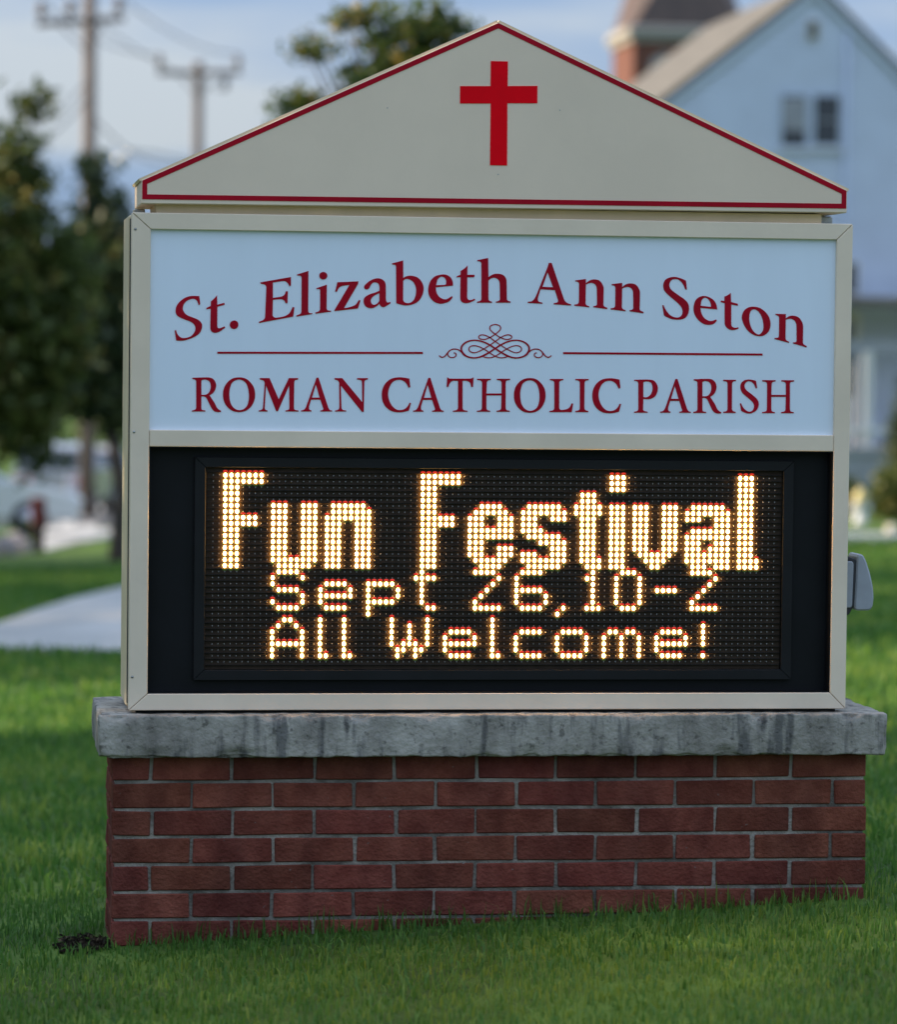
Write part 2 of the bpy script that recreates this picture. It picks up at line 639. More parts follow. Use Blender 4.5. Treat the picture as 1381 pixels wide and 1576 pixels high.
# concrete cap -----------------------------------------------------
def cap_mesh():
    x0, x1, y0, y1, z0, z1 = -1.006, 1.029, -0.05, 0.462, 0.6345, 0.7415
    b = bmesh.new()
    bm_box(b, x0, x1, y0, y1, z0, z1)
    bmesh.ops.bevel(b, geom=list(b.edges), offset=0.004, segments=2, affect='EDGES', profile=0.6)
    for ax, lo, hi, st in ((0, x0, x1, .016), (1, y0, y1, .03), (2, z0, z1, .014)):
        k = lo + 0.008
        while k < hi - 0.006:
            co = [0, 0, 0]
            co[ax] = k
            no = [0, 0, 0]
            no[ax] = 1
            bmesh.ops.bisect_plane(b, geom=b.verts[:] + b.edges[:] + b.faces[:], plane_co=co, plane_no=no)
            k += st
    from mathutils import noise
    for v in b.verts:
        p = v.co
        d = noise.noise_vector(p * 22) * 0.0028 + noise.noise_vector(p * 60) * 0.0014
        # chipped arrises
        e = (abs(p.y - y0) < .008) + (abs(p.z - z1) < .008) + (abs(p.z - z0) < .008) + (abs(p.x - x0) < .008) + (abs(p.x - x1) < .008)
        if e >= 2:
            q = max(0, noise.noise(p * 14) - .05) * 0.016 + max(0, noise.noise(p * 41)) * 0.006
            c = Vector(((x0 + x1) / 2, (y0 + y1) / 2, (z0 + z1) / 2))
            dr = Vector((0 if abs(p.x - x0) > .01 and abs(p.x - x1) > .01 else c.x - p.x, (c.y - p.y) if abs(p.y - y0) < .01 else 0, c.z - p.z))
            dr = Vector((max(-1, min(1, dr.x * 50)), max(-1, min(1, dr.y * 50)), max(-1, min(1, dr.z * 50))))
            d += dr * q
        v.co = p + d
    return bm_mesh('concrete_cap', b, True)


link('concrete_cap', cap_mesh(), M['concrete'], sign, 'stained grey concrete slab on top of the bricks')

# cabinet ----------------------------------------------------------
ZB, ZT = 0.750, 2.007
XL, XR = -0.930, 0.930
xl, xr = -0.8825, 0.8880
zt, zp, zq, zb = 1.9655, 1.4605, 1.4185, 0.792
CD = 0.36
cab = link('cabinet', box('cabinet', XL - .005, XR - .006, 0.076, CD, ZB + .004, ZT - .004, .004), M['paint_body'], sign)
link('cabinet_seam', box('cabinet_seam', XL - .0022, XR - .016, 0.0535, 0.0755, ZB + .014, ZT - .014), M['dark_gap'], sign)
g = 0.0008


def rail(poly):
    return link('frame_rail', prism('frame_rail', poly, 0.0, 0.053, .0016), M['paint'], sign)


rail([(XL + g, ZT), (XR - g, ZT), (xr - g, zt), (xl + g, zt)])
rail([(XL + g, ZB), (xl + g, zb), (xr - g, zb), (XR - g, ZB)])
rail([(XL, ZB + g), (XL, ZT - g), (xl, zt - g), (xl, zb + g)])
rail([(XR, ZB + g), (xr, zb + g), (xr, zt - g), (XR, ZT - g)])
rail([(xl + g, zq), (xr - g, zq), (xr - g, zp), (xl + g, zp)])
# cushion blocks that lift the cabinet off the slab
for x in (-0.80, 0.0, 0.80):
    link('foot_pad', box('foot_pad', x - .07, x + .07, .04, .32, .738, .7545), M['dark_gap'], sign)
link('base_gap_fill', box('base_gap_fill', XL + .02, XR - .02, .030, .33, .739, .7515), M['dark_gap'], sign)  # dark fill stands in for the shadow gap under the cabinet
# rivets on the left edge of the frame
for z in (1.965, 1.455, 0.835):
    o = link('rivet', lathe('rivet', [(0.0035, 0), (0.003, .001), (0.001, .002)], (0, 0, 0), 10), M['steel'], sign)
    o.rotation_euler = (R(90), 0, 0)
    o.location = Vector((XL + .009, -0.0002, z)) - LOC[sign.name]

# name panel -------------------------------------------------------
PY = 0.012
panel = link('name_panel', box('name_panel', xl - .004, xr + .004, PY, PY + .004, zp - .004, zt + .004), M['white_panel'], sign, 'white panel with the parish name in maroon lettering')

CROPS = {'A': (250, 380, 5.115), 'B': (500, 380, 4.762), 'C': (790, 390, 6.277), 'D': (1000, 410, 5.31),
         'E': (290, 570, 4.603), 'F': (580, 570, 3.541), 'G': (960, 570, 4.932)}
GL = {
 'S1': ('A', ["290,388! 298,452! 285,460! 272,425 250,411 222,413 185,432 164,465 163,500 190,535 245,558 290,580 312,612 308,650 288,685 240,715 170,738 108,738! 96,660! 107,655! 120,690 150,715 195,715 235,695 258,655 255,620 225,592 165,568 120,545 104,515 112,465 150,420 210,390"]),
 't1': ('A', ["430,382! 432,455! 488,441! 491,456! 433,472! 432,620 440,640 462,637 490,626! 494,637! 450,668 415,678 388,668 377,640 380,487! 345,493! 348,480! 380,466! 382,430! 405,410"]),
 '.': ('A', ["530,614 540,590 564,580 590,590 598,614 588,638 564,648 540,638"]),
 'E': ('A', ["770,280! 1012,238! 1012,305! 1000,312! 985,285 960,270 870,282! 870,402! 935,392 960,378 972,350! 988,350! 985,445! 970,445! 960,425 935,413 870,418! 868,540 880,555 905,557 965,545 1000,522 1025,473! 1040,478! 1030,550! 760,600! 760,590! 795,575 808,555 818,320 808,300 775,292!"]),
 'l': ('A', ["1060,218! 1150,190! 1148,505 1155,520 1182,523! 1180,530! 1055,550! 1055,540! 1085,528 1094,510 1096,245 1088,230 1063,228!"]),
 'i': ('A', ["1212,326! 1295,298! 1293,485 1303,500 1328,503! 1327,511! 1204,527! 1204,517! 1232,507 1241,490 1242,345 1235,333 1215,335!",
             "+1235,228 1244,207 1267,198 1290,207 1299,228 1290,249 1267,258 1244,249"]),
 'z': ('B', ["92,260! 247,253! 245,270! 140,450! 190,440 225,425 240,405 250,390! 262,394! 243,452! 70,472! 72,462! 180,280! 130,287 105,300 88,331! 75,328! 85,290"]),
 'a': ('B', ["288,292 300,275 330,250 370,233 405,233 435,250 447,280 448,380 455,405 470,407 480,403! 483,413! 455,432 430,443 410,435 400,418! 380,436 350,450 320,448 295,432 284,405 290,375 320,352 370,335 400,322! 400,290 392,270 375,262 352,265 335,285 325,305 308,313 293,308",
             "-400,340! 365,357 345,375 337,395 345,418 362,425 385,415 400,395!"]),
 'b': ('B', ["493,122! 575,100! 575,228! 600,216 635,212 680,225 712,260 725,305 715,355 685,400 640,424 590,430 550,422 524,414! 522,150 518,135 495,131!",
             "-575,250! 590,238 612,237 645,255 665,290 669,335 655,385 630,408 600,412 580,402 574,385!"]),
 'e': ('B', ["940,285! 815,297! 818,330 835,362 865,382 895,383 930,361! 938,368! 915,398 880,413 845,418 800,402 768,365 758,315 770,260 800,222 840,206 885,204 920,222 937,252",
             "-817,282! 825,245 840,226 858,219 878,228 890,250 888,275! 880,279!"]),
 't2': ('B', ["1047,138! 1045,205! 1095,205! 1099,214 1092,224! 1045,224! 1044,365 1050,385 1070,390 1098,380! 1103,390! 1060,410 1030,413 1002,402 993,375 995,224! 965,224! 968,216! 995,205! 995,178! 1020,162"]),
 'h': ('B', ["1118,98! 1198,82! 1200,222! 1235,202 1275,198 1312,210 1332,245 1335,385 1343,395 1362,401! 1361,410! 1254,410! 1254,402! 1275,396 1284,385 1282,265 1270,240 1245,228 1220,232 1200,248! 1200,385 1208,396 1226,402! 1226,410! 1116,410! 1116,402! 1140,396 1148,385 1148,125 1140,110 1118,106!"]),
 'A': ('C', ["345,93! 372,93! 490,440 515,475 560,492! 560,505! 393,493! 393,481! 425,475 435,462 430,440 403,357! 265,348! 240,430 240,458 255,470 283,476! 283,488! 142,480! 142,468! 180,462 205,440 230,390 330,140",
             "-333,185! 385,328! 283,324!"]),
 'n': ('C', ["600,262! 703,248! 703,290! 740,262 785,252 835,265 868,310 875,350 872,495 880,513 910,525! 908,540! 775,522! 775,510! 800,505 810,490 808,340 795,305 765,288 735,290 703,303! 700,480 708,500 735,510! 735,522! 592,507! 592,495! 625,488 635,470 637,300 630,280 603,273!"]),
 'S2': ('D', ["298,118! 306,190! 292,188! 272,145 240,112 205,105 175,118 162,150 172,185 220,225 285,270 315,305 323,350 310,400 280,428 230,437 170,428 118,402! 104,318! 115,318! 135,360 170,400 215,418 250,412 268,385 265,345 235,305 170,250 125,205 112,165 122,120 155,95 205,87 260,100"]),
 'e2': ('D', ["553,353! 416,340! 425,385 445,420 480,443 510,446 545,434! 550,444! 525,470 485,479 440,470 395,435 365,385 360,330 378,275 415,248 460,244 510,265 543,305",
              "-418,322! 425,280 440,262 460,258 485,275 500,305 502,332!"]),
 't3': ('D', ["664,218! 666,292! 722,306! 722,323! 668,313! 668,470 675,492 695,502 727,498! 727,510! 690,521 655,518 625,495 614,465 614,302! 580,293! 585,280! 612,284! 612,248! 640,235"]),
 'o': ('D', ["755,430 765,375 800,340 850,330 910,345 965,395 988,455 980,520 945,560 900,572 840,555 790,510",
             "-815,420 825,370 850,352 885,365 915,410 930,470 928,520 905,553 880,555 845,525 822,475"]),
 'R': ('E', ["28,53! 120,50 165,55 190,80 196,115 180,155 150,178! 185,230 205,268 232,287! 230,295! 190,293 165,270 130,200 115,187 92,185! 92,270 98,280 120,284! 120,292! 25,292! 25,284! 48,278 55,265 55,80 48,67 28,62!",
             "-92,72! 115,66 145,76 158,105 152,145 130,170 92,173!"]),
 'O': ('E', ["245,173 252,126 276,86 313,58 359,50 405,58 442,88 466,128 473,175 464,222 440,262 404,288 359,296 314,288 276,260 252,220",
             "-290,168 296,122 314,84 357,66 398,80 420,118 429,176 424,226 406,264 365,282 324,268 298,228"]),
 'M': ('E', ["505,55! 575,55! 640,205! 712,55! 778,55! 776,66! 757,70 750,85 748,265 755,280 780,284! 780,292! 688,292! 688,284! 708,280 715,268 714,108! 634,290! 622,290! 550,108! 541,265 546,279 560,284! 560,292! 498,292! 498,284! 520,278 528,262 540,95 534,75 508,66!"]),
 'A2': ('E', ["908,52! 922,52! 990,260 1002,280 1018,284! 1018,292! 935,292! 935,284! 955,278 952,260 935,208! 870,208! 855,258 858,278 872,284! 872,292! 798,292! 798,284! 820,278 835,255",
              "-903,100! 930,193! 876,193!"]),
 'N': ('E', ["1035,55! 1090,55! 1232,225! 1230,85 1222,70 1195,65! 1195,55! 1272,55! 1272,65! 1252,72 1247,88 1243,295! 1230,295! 1080,108! 1085,265 1095,280 1118,284! 1118,292! 1040,292! 1040,284! 1062,278 1070,262 1068,90 1058,72 1037,66!"]),
 'C': ('F', ["178,45! 183,92! 173,95! 155,65 125,52 90,62 68,95 62,135 75,180 105,212 140,215 165,200 178,177! 187,178! 175,220! 130,229 80,222 42,190 27,140 38,85 75,48 125,38"]),
 'T': ('F', ["384,37! 398,45 510,45 528,38! 525,90! 515,92! 508,68 490,58 468,58! 468,205 474,216 495,220! 495,226! 415,226! 415,220! 437,215 443,203 443,58! 415,58 400,68 390,92! 381,90!"]),
 'H': ('F', ["547,46! 622,46! 622,53! 605,57 600,68 598,126! 680,126! 680,68 674,57 655,53! 655,46! 727,46! 727,53! 708,57 703,68 703,205 708,216 725,220! 725,226! 653,226! 653,220! 672,216 678,205 680,137! 598,137! 598,205 603,216 618,220! 618,226! 546,226! 546,220! 567,216 573,205 574,68 568,57 547,53!"]),
 'L': ('F', ["944,47! 1017,47! 1017,54! 1000,58 995,70 995,205 1002,215 1030,213 1050,203 1062,180! 1071,181! 1063,228! 942,228! 942,221! 962,217 968,205 968,70 962,58 944,54!"]),
 'I': ('F', ["1083,47! 1155,47! 1155,54! 1138,58 1133,70 1132,205 1138,217 1153,221! 1153,228! 1083,228! 1083,221! 1102,217 1107,205 1107,70 1102,58 1083,54!"]),
 'P': ('G', ["80,72! 190,70 235,82 260,130 245,190 205,217 150,217! 148,295 155,308 182,314! 182,322! 80,322! 80,314! 105,308 112,293 112,100 104,85 82,80!",
             "-150,90! 175,85 208,95 220,135 208,180 180,203 150,203!"]),
 'S3': ('G', ["1005,80! 1015,135! 1003,137! 985,100 955,83 930,92 918,118 930,148 970,180 1015,220 1027,258 1012,300 970,326 930,325 893,308! 883,252! 893,250! 910,285 945,312 975,308 990,280 985,250 955,218 905,175 888,140 892,100 920,75 960,70"]),
}


def smooth_outline(s, ox, oy, k):
    s = s.lstrip('+-')
    P, cn = [], []
    for t in s.split():
        cn.append(t.endswith('!'))
        a, b = t.rstrip('!').split(',')
        P.append(Vector((ox + float(a) / k, oy + float(b) / k)))
    n = len(P)
    o = []
    for i in range(n):
        p1, p2 = P[i], P[(i + 1) % n]
        o.append(p1)
        if cn[i] and cn[(i + 1) % n]:
            continue
        d = (p2 - p1).length
        m0 = Vector((0, 0)) if cn[i] else (p2 - P[i - 1]).normalized() * min(d, (p1 - P[i - 1]).length * 1.4)
        m1 = Vector((0, 0)) if cn[(i + 1) % n] else (P[(i + 2) % n] - p1).normalized() * min(d, (P[(i + 2) % n] - p2).length * 1.4)
        if cn[i]:
            m0 = (p2 - p1) * 1.2 - m1 * .3
        if cn[(i + 1) % n]:
            m1 = (p2 - p1) * 1.2 - m0 * .3
        for q in (0.25, 0.5, 0.75):
            h = q
            o.append(p1 * (2 * h**3 - 3 * h**2 + 1) + m0 * (h**3 - 2 * h**2 + h) + p2 * (-2 * h**3 + 3 * h**2) + m1 * (h**3 - h**2))
    return o


def flat_shape(name, loops, Y, th, m, parent):
    """a thin sheet cut to an outline (holes by even-odd), standing th proud of the plane Y"""
    cu = bpy.data.curves.new(name, 'CURVE')
    cu.dimensions = '2D'
    cu.fill_mode = 'FRONT'
    for lp in loops:
        sp = cu.splines.new('POLY')
        sp.points.add(len(lp) - 1)
        for i, p in enumerate(lp):
            sp.points[i].co = (p[0], p[1], 0, 1)
        sp.use_cyclic_u = True
    tmp = bpy.data.objects.new('tmp', cu)
    me = bpy.data.meshes.new_from_object(tmp)
    bpy.data.objects.remove(tmp)
    bpy.data.curves.remove(cu)
    bm_ = bmesh.new()
    bm_.from_mesh(me)
    bpy.data.meshes.remove(me)
    bmesh.ops.remove_doubles(bm_, verts=bm_.verts, dist=1e-6)
    r_ = bmesh.ops.extrude_face_region(bm_, geom=bm_.faces[:])
    tv = {v for v in r_['geom'] if isinstance(v, bmesh.types.BMVert)}
    for v in bm_.verts:
        v.co = Vector((v.co.x, Y - (th if v in tv else -0.0005), v.co.y))
    me = bm_mesh(name, bm_)
    return link(name, me, m, parent)


def glyph(key, name='letter', dst=None):
    cr_, loops = GL[key]
    ox, oy, k = CROPS[cr_]
    res = []
    for s in loops:
        o = smooth_outline(s, ox, oy, k)
        if dst:
            (ax, ay, sl), (bx, by, sl2), wx = dst
            o = [Vector((bx + (p.x - ax) * wx, by + (p.y - ay - sl * (p.x - ax)) + sl2 * (p.x - ax))) for p in o]
        res.append([(on_plane(p.x, p.y, PY)[0], on_plane(p.x, p.y, PY)[2]) for p in o])
    return flat_shape(name, res, PY, 0.0012, M['red'], panel)


for k in ('S1', 't1', 'E', 'l', 'i', 'z', 'a', 'b', 'e', 't2', 'h', 'A', 'n', 'S2', 'e2', 't3', 'o'):
    glyph(k)
glyph('.', 'full_stop')
na = (790 + 592 / 6.277, 390 + 507 / 6.277, 0.103)
glyph('n', dst=(na, (940.2, 476.5, 0.117), 1.0))
glyph('n', dst=(na, (1192.5, 522.0, 0.255), 0.975))
for k in ('R', 'O', 'M', 'A2', 'N', 'C', 'T', 'H', 'L', 'I', 'P', 'S3'):
    glyph(k)
a2 = (290 + 798 / 4.603, 570 + 292 / 4.603, 0.0)
glyph('A2', dst=(a2, (635.9, 633.7, 0.003), .985))
glyph('A2', dst=(a2, (1016.4, 635.3, 0.003), .985))
glyph('O', dst=((290 + 245 / 4.603, 634.0, 0), (791.2, 635.0, 0.003), .985))
glyph('C', dst=((580 + 27 / 3.541, 634.0, 0), (911.8, 635.4, 0.003), .985))
glyph('R', dst=((290 + 25 / 4.603, 633.4, 0), (1067.5, 635.6, 0.003), .955))
glyph('I', dst=((580 + 1083 / 3.541, 634.4, 0), (1113.5, 635.7, 0.003), .96))
glyph('H', dst=((580 + 546 / 3.541, 633.8, 0), (1173.3, 635.9, 0.003), .965))


def hermite(pts, n=6):
    P = [Vector(p) for p in pts]
    o = []
    for i in range(len(P) - 1):
        p1, p2 = P[i], P[i + 1]
        m0 = (p2 - P[max(i - 1, 0)]) * .5
        m1 = (P[min(i + 2, len(P) - 1)] - p1) * .5
        for k in range(n):
            h = k / n
            o.append(p1 * (2 * h**3 - 3 * h**2 + 1) + m0 * (h**3 - 2 * h**2 + h) + p2 * (-2 * h**3 + 3 * h**2) + m1 * (h**3 - h**2))
    o.append(P[-1])
    return o


def flourish():
    S = 5.524
    P = [(676, 107), (712, 118), (722, 143), (704, 168), (676, 190), (636, 216), (585, 235), (545, 228), (536, 210), (556, 197), (590, 200), (630, 219),
         (676, 252), (735, 292), (800, 330), (850, 348), (888, 338), (900, 315), (885, 294), (850, 288), (805, 300), (750, 330),
         (690, 370), (640, 390), (595, 388), (562, 376)]
    B = [(388, 335), (420, 372), (490, 392), (560, 380), (620, 348), (676, 312), (730, 278), (790, 252), (860, 242), (925, 260), (963, 300), (955, 345), (915, 380), (860, 392), (800, 382), (731, 348)]
    Cc = [(400, 352), (362, 323), (322, 317), (292, 328), (268, 352), (248, 377), (225, 387), (205, 378), (200, 370)]
    D = [(276, 345), (272, 366), (292, 386), (322, 388), (343, 372), (338, 353), (322, 349)]
    v, f = [], []
    strokes = [(P, 4.6), (B, 6.0), (Cc, 5.0), (D, 4.6)]
    strokes += [([(1352 - x, y) for x, y in s], wd) for s, wd in strokes]
    for j, (s, wd) in enumerate(strokes):
        c = hermite(s)
        b0 = len(v)
        for i, p in enumerate(c):
            t = (c[min(i + 1, len(c) - 1)] - c[max(i - 1, 0)]).normalized()
            nrm = Vector((-t.y, t.x))
            ww_ = wd * (1 + 0.35 * (abs(t.y) if wd > 5.5 else 0))
            for sg in (-1, 1):
                q = p + nrm * ww_ * sg
                r_ = on_plane(640 + q.x / S, 480 + q.y / S, PY)
                v.append((r_[0], PY - 0.0010 - 0.00006 * j, r_[2]))
        f += [(b0 + 2 * i, b0 + 2 * i + 1, b0 + 2 * i + 3, b0 + 2 * i + 2) for i in range(len(c) - 1)]
    o = link('flourish', mesh('flourish', v, f), M['red'], panel, 'knotted maroon flourish between two rules')
    return o


flourish()
for u0, u1, v0, v1 in ((334.5, 651, 543.0, 543.3), (867, 1174, 543.6, 545.8)):
    q = [on_plane(u0, v0 - 1.6, PY), on_plane(u1, v1 - 1.6, PY), on_plane(u1, v1 + 1.6, PY), on_plane(u0, v0 + 1.6, PY)]
    link('rule_line', prism('rule_line', [(p[0], p[2]) for p in q], PY - .0011, PY + .0005), M['red'], panel)

# message board ----------------------------------------------------
board = link('message_board', box('message_board', xl - .003, xr + .003, .046, .052, zb - .003, zq + .003), M['black'], sign, 'black electronic message board with warm white text')
LX0, LZ0, PIT = -0.7170, 1.3460, 0.01537
lx1, lz1 = LX0 + 95 * PIT, LZ0 - 31 * PIT
ex = 0.020
# black liner added to hide lamp spill on the frame's returns
for q in ((xl + .0002, xr - .0002, zq - .0030, zq - .0002), (xl + .0002, xr - .0002, zb + .0002, zb + .0030)):
    link('liner', box('liner', q[0], q[1], .0035, .0458, q[2], q[3]), M['black'], board)
for q in ((xl + .0002, xl + .0030), (xr - .0030, xr - .0002)):
    link('liner', box('liner', q[0], q[1], .0035, .0458, zb + .0031, zq - .0031), M['black'], board)
# raised bezel round the lamp field
for q in ([(LX0 - ex - .028, LZ0 + ex + .026), (lx1 + ex + .028, LZ0 + ex + .026), (lx1 + ex, LZ0 + ex), (LX0 - ex, LZ0 + ex)],
          [(LX0 - ex - .028, lz1 - ex - .026), (LX0 - ex, lz1 - ex), (lx1 + ex, lz1 - ex), (lx1 + ex + .028, lz1 - ex - .026)],
          [(LX0 - ex - .028, lz1 - ex - .0255), (LX0 - ex - .028, LZ0 + ex + .0255), (LX0 - ex, LZ0 + ex - .0005), (LX0 - ex, lz1 - ex + .0005)],
          [(lx1 + ex + .028, lz1 - ex - .0255), (lx1 + ex, lz1 - ex + .0005), (lx1 + ex, LZ0 + ex - .0005), (lx1 + ex + .028, LZ0 + ex + .0255)]):
    link('bezel', prism('bezel', q, .0285, .0459, .001), M['black2'], board)
link('lamp_plate', box('lamp_plate', LX0 - ex + .001, lx1 + ex - .001, .0425, .0459, lz1 - ex + .001, LZ0 + ex - .001), M['led_plate'], board)

# louvres added between the lamp rows to block lamp spill and skylight
for i in range(33):
    z_ = LZ0 + PIT / 2 - i * PIT
    link('louver', box('louver', LX0 - ex + .002, lx1 + ex - .002, .0352, .0424, z_ - .0004, z_ + .0004), M['black2'], board)

CH = [  # (name, first column, {row: columns})
 ('F', "0-1:2-8;2-6:2-4;7-8:2-7;9-15:2-4"),
 ('u', "5-13:10-12,15-17;14:10-17;15:11-16"),
 ('n', "5:20-25;6:20-26;7:19-26;8-15:19-21,24-26"),
 ('F', "0-1:35-41;2-6:35-37;7-8:35-40;9-15:35-37"),
 ('e', "5:45-48;6:44-49;7-8:43-45,48-50;9-10:43-50;11:43-45;12-13:43-45,48-50;14:44-49;15:45-48"),
 ('s', "5:53-58;6:52-59;7:52-54,57-59;8:52-54;9:52-55;10:53-58;11:55-59;12:57-59;13:52-54,57-59;14:52-59;15:53-58"),
 ('t', "3-4:62-64;5-6:61-65;7-13:62-64;14:62-65;15:63-65"),
 ('i', "0-2:67-69;5-15:67-69"),
 ('v', "5-12:71-73,76-78;13:72-77;14:73-76;15:74-75"),
 ('a', "5:81-86;6:80-87;7:80-82,85-87;8:85-87;9:81-87;10:80-87;11:80-82,85-87;12:80-82,84-87;13-14:80-87;15:81-83,85-87"),
 ('l', "0-13:89-91;14-15:89-92"),
 ('S', "16:11-14;17:10,15;18:10;19:11-14;20:15;21:10,15;22:11-14"),
 ('e', "18:19-22;19:18,23;20:18-23;21:18;22:19-22"),
 ('p', "18:26-30;19-20:26,31;21:26-30;22-23:26"),
 ('t', "16:35;17:34-37;18-21:35;22:36-37"),
 ('2', "16:44-47;17:48;18:47;19:46;20:45;21:44;22:44-48"),
 ('6', "16:52-55;17-18:51;19:51-55;20-21:51,56;22:52-55"),
 (',', "22:59;23:58"),
 ('1', "16:64;17:63-64;18-21:64;22:63-65"),
 ('0', "16:69-71;17-21:68,72;22:69-71"),
 ('-', "19:75-78"),
 ('2', "16:81-84;17:85;18:84;19:83;20:82;21:81;22:81-85"),
 ('A', "24:12-13;25:11,14;26-27:10,15;28:10-15;29-30:10,15"),
 ('l', "24-29:18;30:18-19"),
 ('l', "24-29:22;30:22-23"),
 ('W', "24:30,36;25-27:30,33,36;28:30,32-34,36;29:31-32,34-35;30:31,34"),
 ('e', "26:40-43;27:39,44;28:39-44;29:39;30:40-43"),
 ('l', "24-29:47;30:47-48"),
 ('c', "26:52-55;27-29:51;30:52-55"),
 ('o', "26:59-62;27-29:58,63;30:59-62"),
 ('m', "26:67-68,70-71;27-30:66,69,72"),
 ('e', "26:76-79;27:75,80;28:75-80;29:75;30:76-79"),
 ('!', "25-28:83;30:83"),
]


def spans(s):
    o = []
    for t in s.split(','):
        a, _, b = t.partition('-')
        o += list(range(int(a), int(b or a) + 1))
    return o


def dome(v, f, x, z, y, rx, rz, d, n=8):
    b = len(v)
    for fr, dd in ((1.0, 0.0), (0.8, 0.62), (0.42, 0.93)):
        for k in range(n):
            a = 2 * math.pi * k / n
            v.append((x + rx * fr * math.cos(a), y - d * dd, z + rz * fr * math.sin(a)))
    v.append((x, y - d, z))
    for i in range(2):
        for k in range(n):
            f.append((b + i * n + k, b + i * n + (k + 1) % n, b + (i + 1) * n + (k + 1) % n, b + (i + 1) * n + k))
    for k in range(n):
        f.append((b + 2 * n + k, b + 2 * n + (k + 1) % n, b + 3 * n))


M['lamp'] = emit('lit_lamp', (1.0, 0.52, 0.125), 28.0)
M['lamp_red'] = emit('lit_red_diode', (1.0, 0.045, 0.02), 0.40, (.05, .004, .003))
M['lamp_green'] = emit('lit_green_diode', (0.35, 0.60, 0.12), 0.05, (.02, .02, .01))
lit = set()
chars = []
for nm, d in CH:
    px = []
    for part in d.split(';'):
        r_, c_ = part.split(':')
        for r in spans(r_):
            for c in spans(c_):
                if (r, c) not in lit:
                    lit.add((r, c))
                    px.append((r, c))
    chars.append((nm, px))
LY = 0.0425
for nm, px in chars:
    v, f = [], []
    for r, c in px:
        dome(v, f, LX0 + c * PIT, LZ0 - r * PIT, LY, .0044, .0056, .0085)
    o = link('lit_character', mesh('lit_character', v, f, True), M['lamp'], board)
    o['kind'] = 'stuff'
v, f = [], []
for r in range(32):
    for c in range(96):
        if (r, c) not in lit:
            dome(v, f, LX0 + c * PIT, LZ0 - r * PIT, LY, .0013, .0025, .004, 6)
o = link('unlit_lamps', mesh('unlit_lamps', v, f, True), M['led_off'], board)
o['kind'] = 'stuff'
# each lamp's red diode sits above and its green one below; they show along the edges of the text
for key, name, dz, sz, test in (('lamp_red', 'red_diodes', 1, .0034, -1), ('lamp_green', 'green_diodes', -1, .0034, 1)):
    v, f = [], []
    for r, c in sorted(lit):
        if (r + test, c) not in lit:
            dome(v, f, LX0 + c * PIT, LZ0 - r * PIT + dz * .0098, LY, .0066, sz, .0016, 8)
    o = link(name, mesh(name, v, f, True), M[key], board)
    o['kind'] = 'stuff'

# gable top --------------------------------------------------------
apex, pl0, pl1, pr0, pr1 = (-0.004, 2.503), (-0.907, 2.029), (-0.907, 2.087), (0.912, 2.035), (0.912, 2.092)
GY0, GY1 = -0.004, 0.362
gpoly = [pl0, pr0, pr1, apex, pl1]
gable = link('gable_top', prism('gable_top', gpoly, GY0, GY1, .002), M['face'], sign, 'beige gable top with maroon border and red cross')
# rolled edge of the two slopes
for a, b in ((pl1, apex), (pr1, apex)):
    d = Vector((b[0] - a[0], b[1] - a[1])).normalized()
    n_ = Vector((-d.y, d.x)) if d.x > 0 else Vector((d.y, -d.x))
    q = [Vector(a) - d * .004, Vector(b) + n_ * 0, Vector(b) + n_ * .007, Vector(a) - d * .004 + n_ * .007]
    link('roof_sheet', prism('roof_sheet', q, GY0 + .006, GY1 + .004), M['paint_body'], gable)


def inset(poly, ds):
    n = len(poly)
    o = []
    for i in range(n):
        p0, p1, p2 = Vector(poly[i - 1]), Vector(poly[i]), Vector(poly[(i + 1) % n])
        d1, d2 = (p1 - p0).normalized(), (p2 - p1).normalized()
        n1, n2 = Vector((-d1.y, d1.x)), Vector((-d2.y, d2.x))
        a, b = ds[i - 1], ds[i]
        det = n1.x * n2.y - n1.y * n2.x
        x = (a * n2.y - b * n1.y) / det
        y = (b * n1.x - a * n2.x) / det
        o.append((p1.x + x, p1.y + y))
    return o


bt = .0125
o1 = inset(gpoly, [.011, .002, .001, .001, .002])
o2 = inset(gpoly, [.011 + bt, .002 + bt, .001 + bt, .001 + bt, .002 + bt])
flat_shape('border_stripe', [o1, o2], GY0, 0.0012, M['red'], gable)
cxp = [(-0.0225, 2.405), (0.0215, 2.405), (0.0215, 2.3425), (0.0985, 2.3445), (0.0985, 2.3005), (0.0215, 2.299), (0.0225, 2.141), (-0.0215, 2.141), (-0.0215, 2.2975), (-0.1005, 2.296), (-0.1005, 2.340), (-0.0225, 2.3415)]
flat_shape('cross', [cxp], GY0, 0.0014, M['cross_red'], gable)
for x, z in ((-0.286, 2.281), (0.157, 2.284), (0.0, 2.118)):
    flat_shape('screw_head', [[(x + .0016 * math.cos(a * .785), z + .0016 * math.sin(a * .785)) for a in range(8)]], GY0, .0008, M['steel'], gable)
# neck between gable and cabinet
link('neck', box('neck', -.868, .853, .028, .33, ZT - .002, 2.0315), M['paint_body'], sign)
link('bracket', box('bracket', .862, .915, .16, .22, ZT - .001, 2.032, .003), M['steel'], sign)
link('bracket', box('bracket', -.915, -.885, .25, .30, ZT - .001, 2.026, .003), M['steel'], sign)

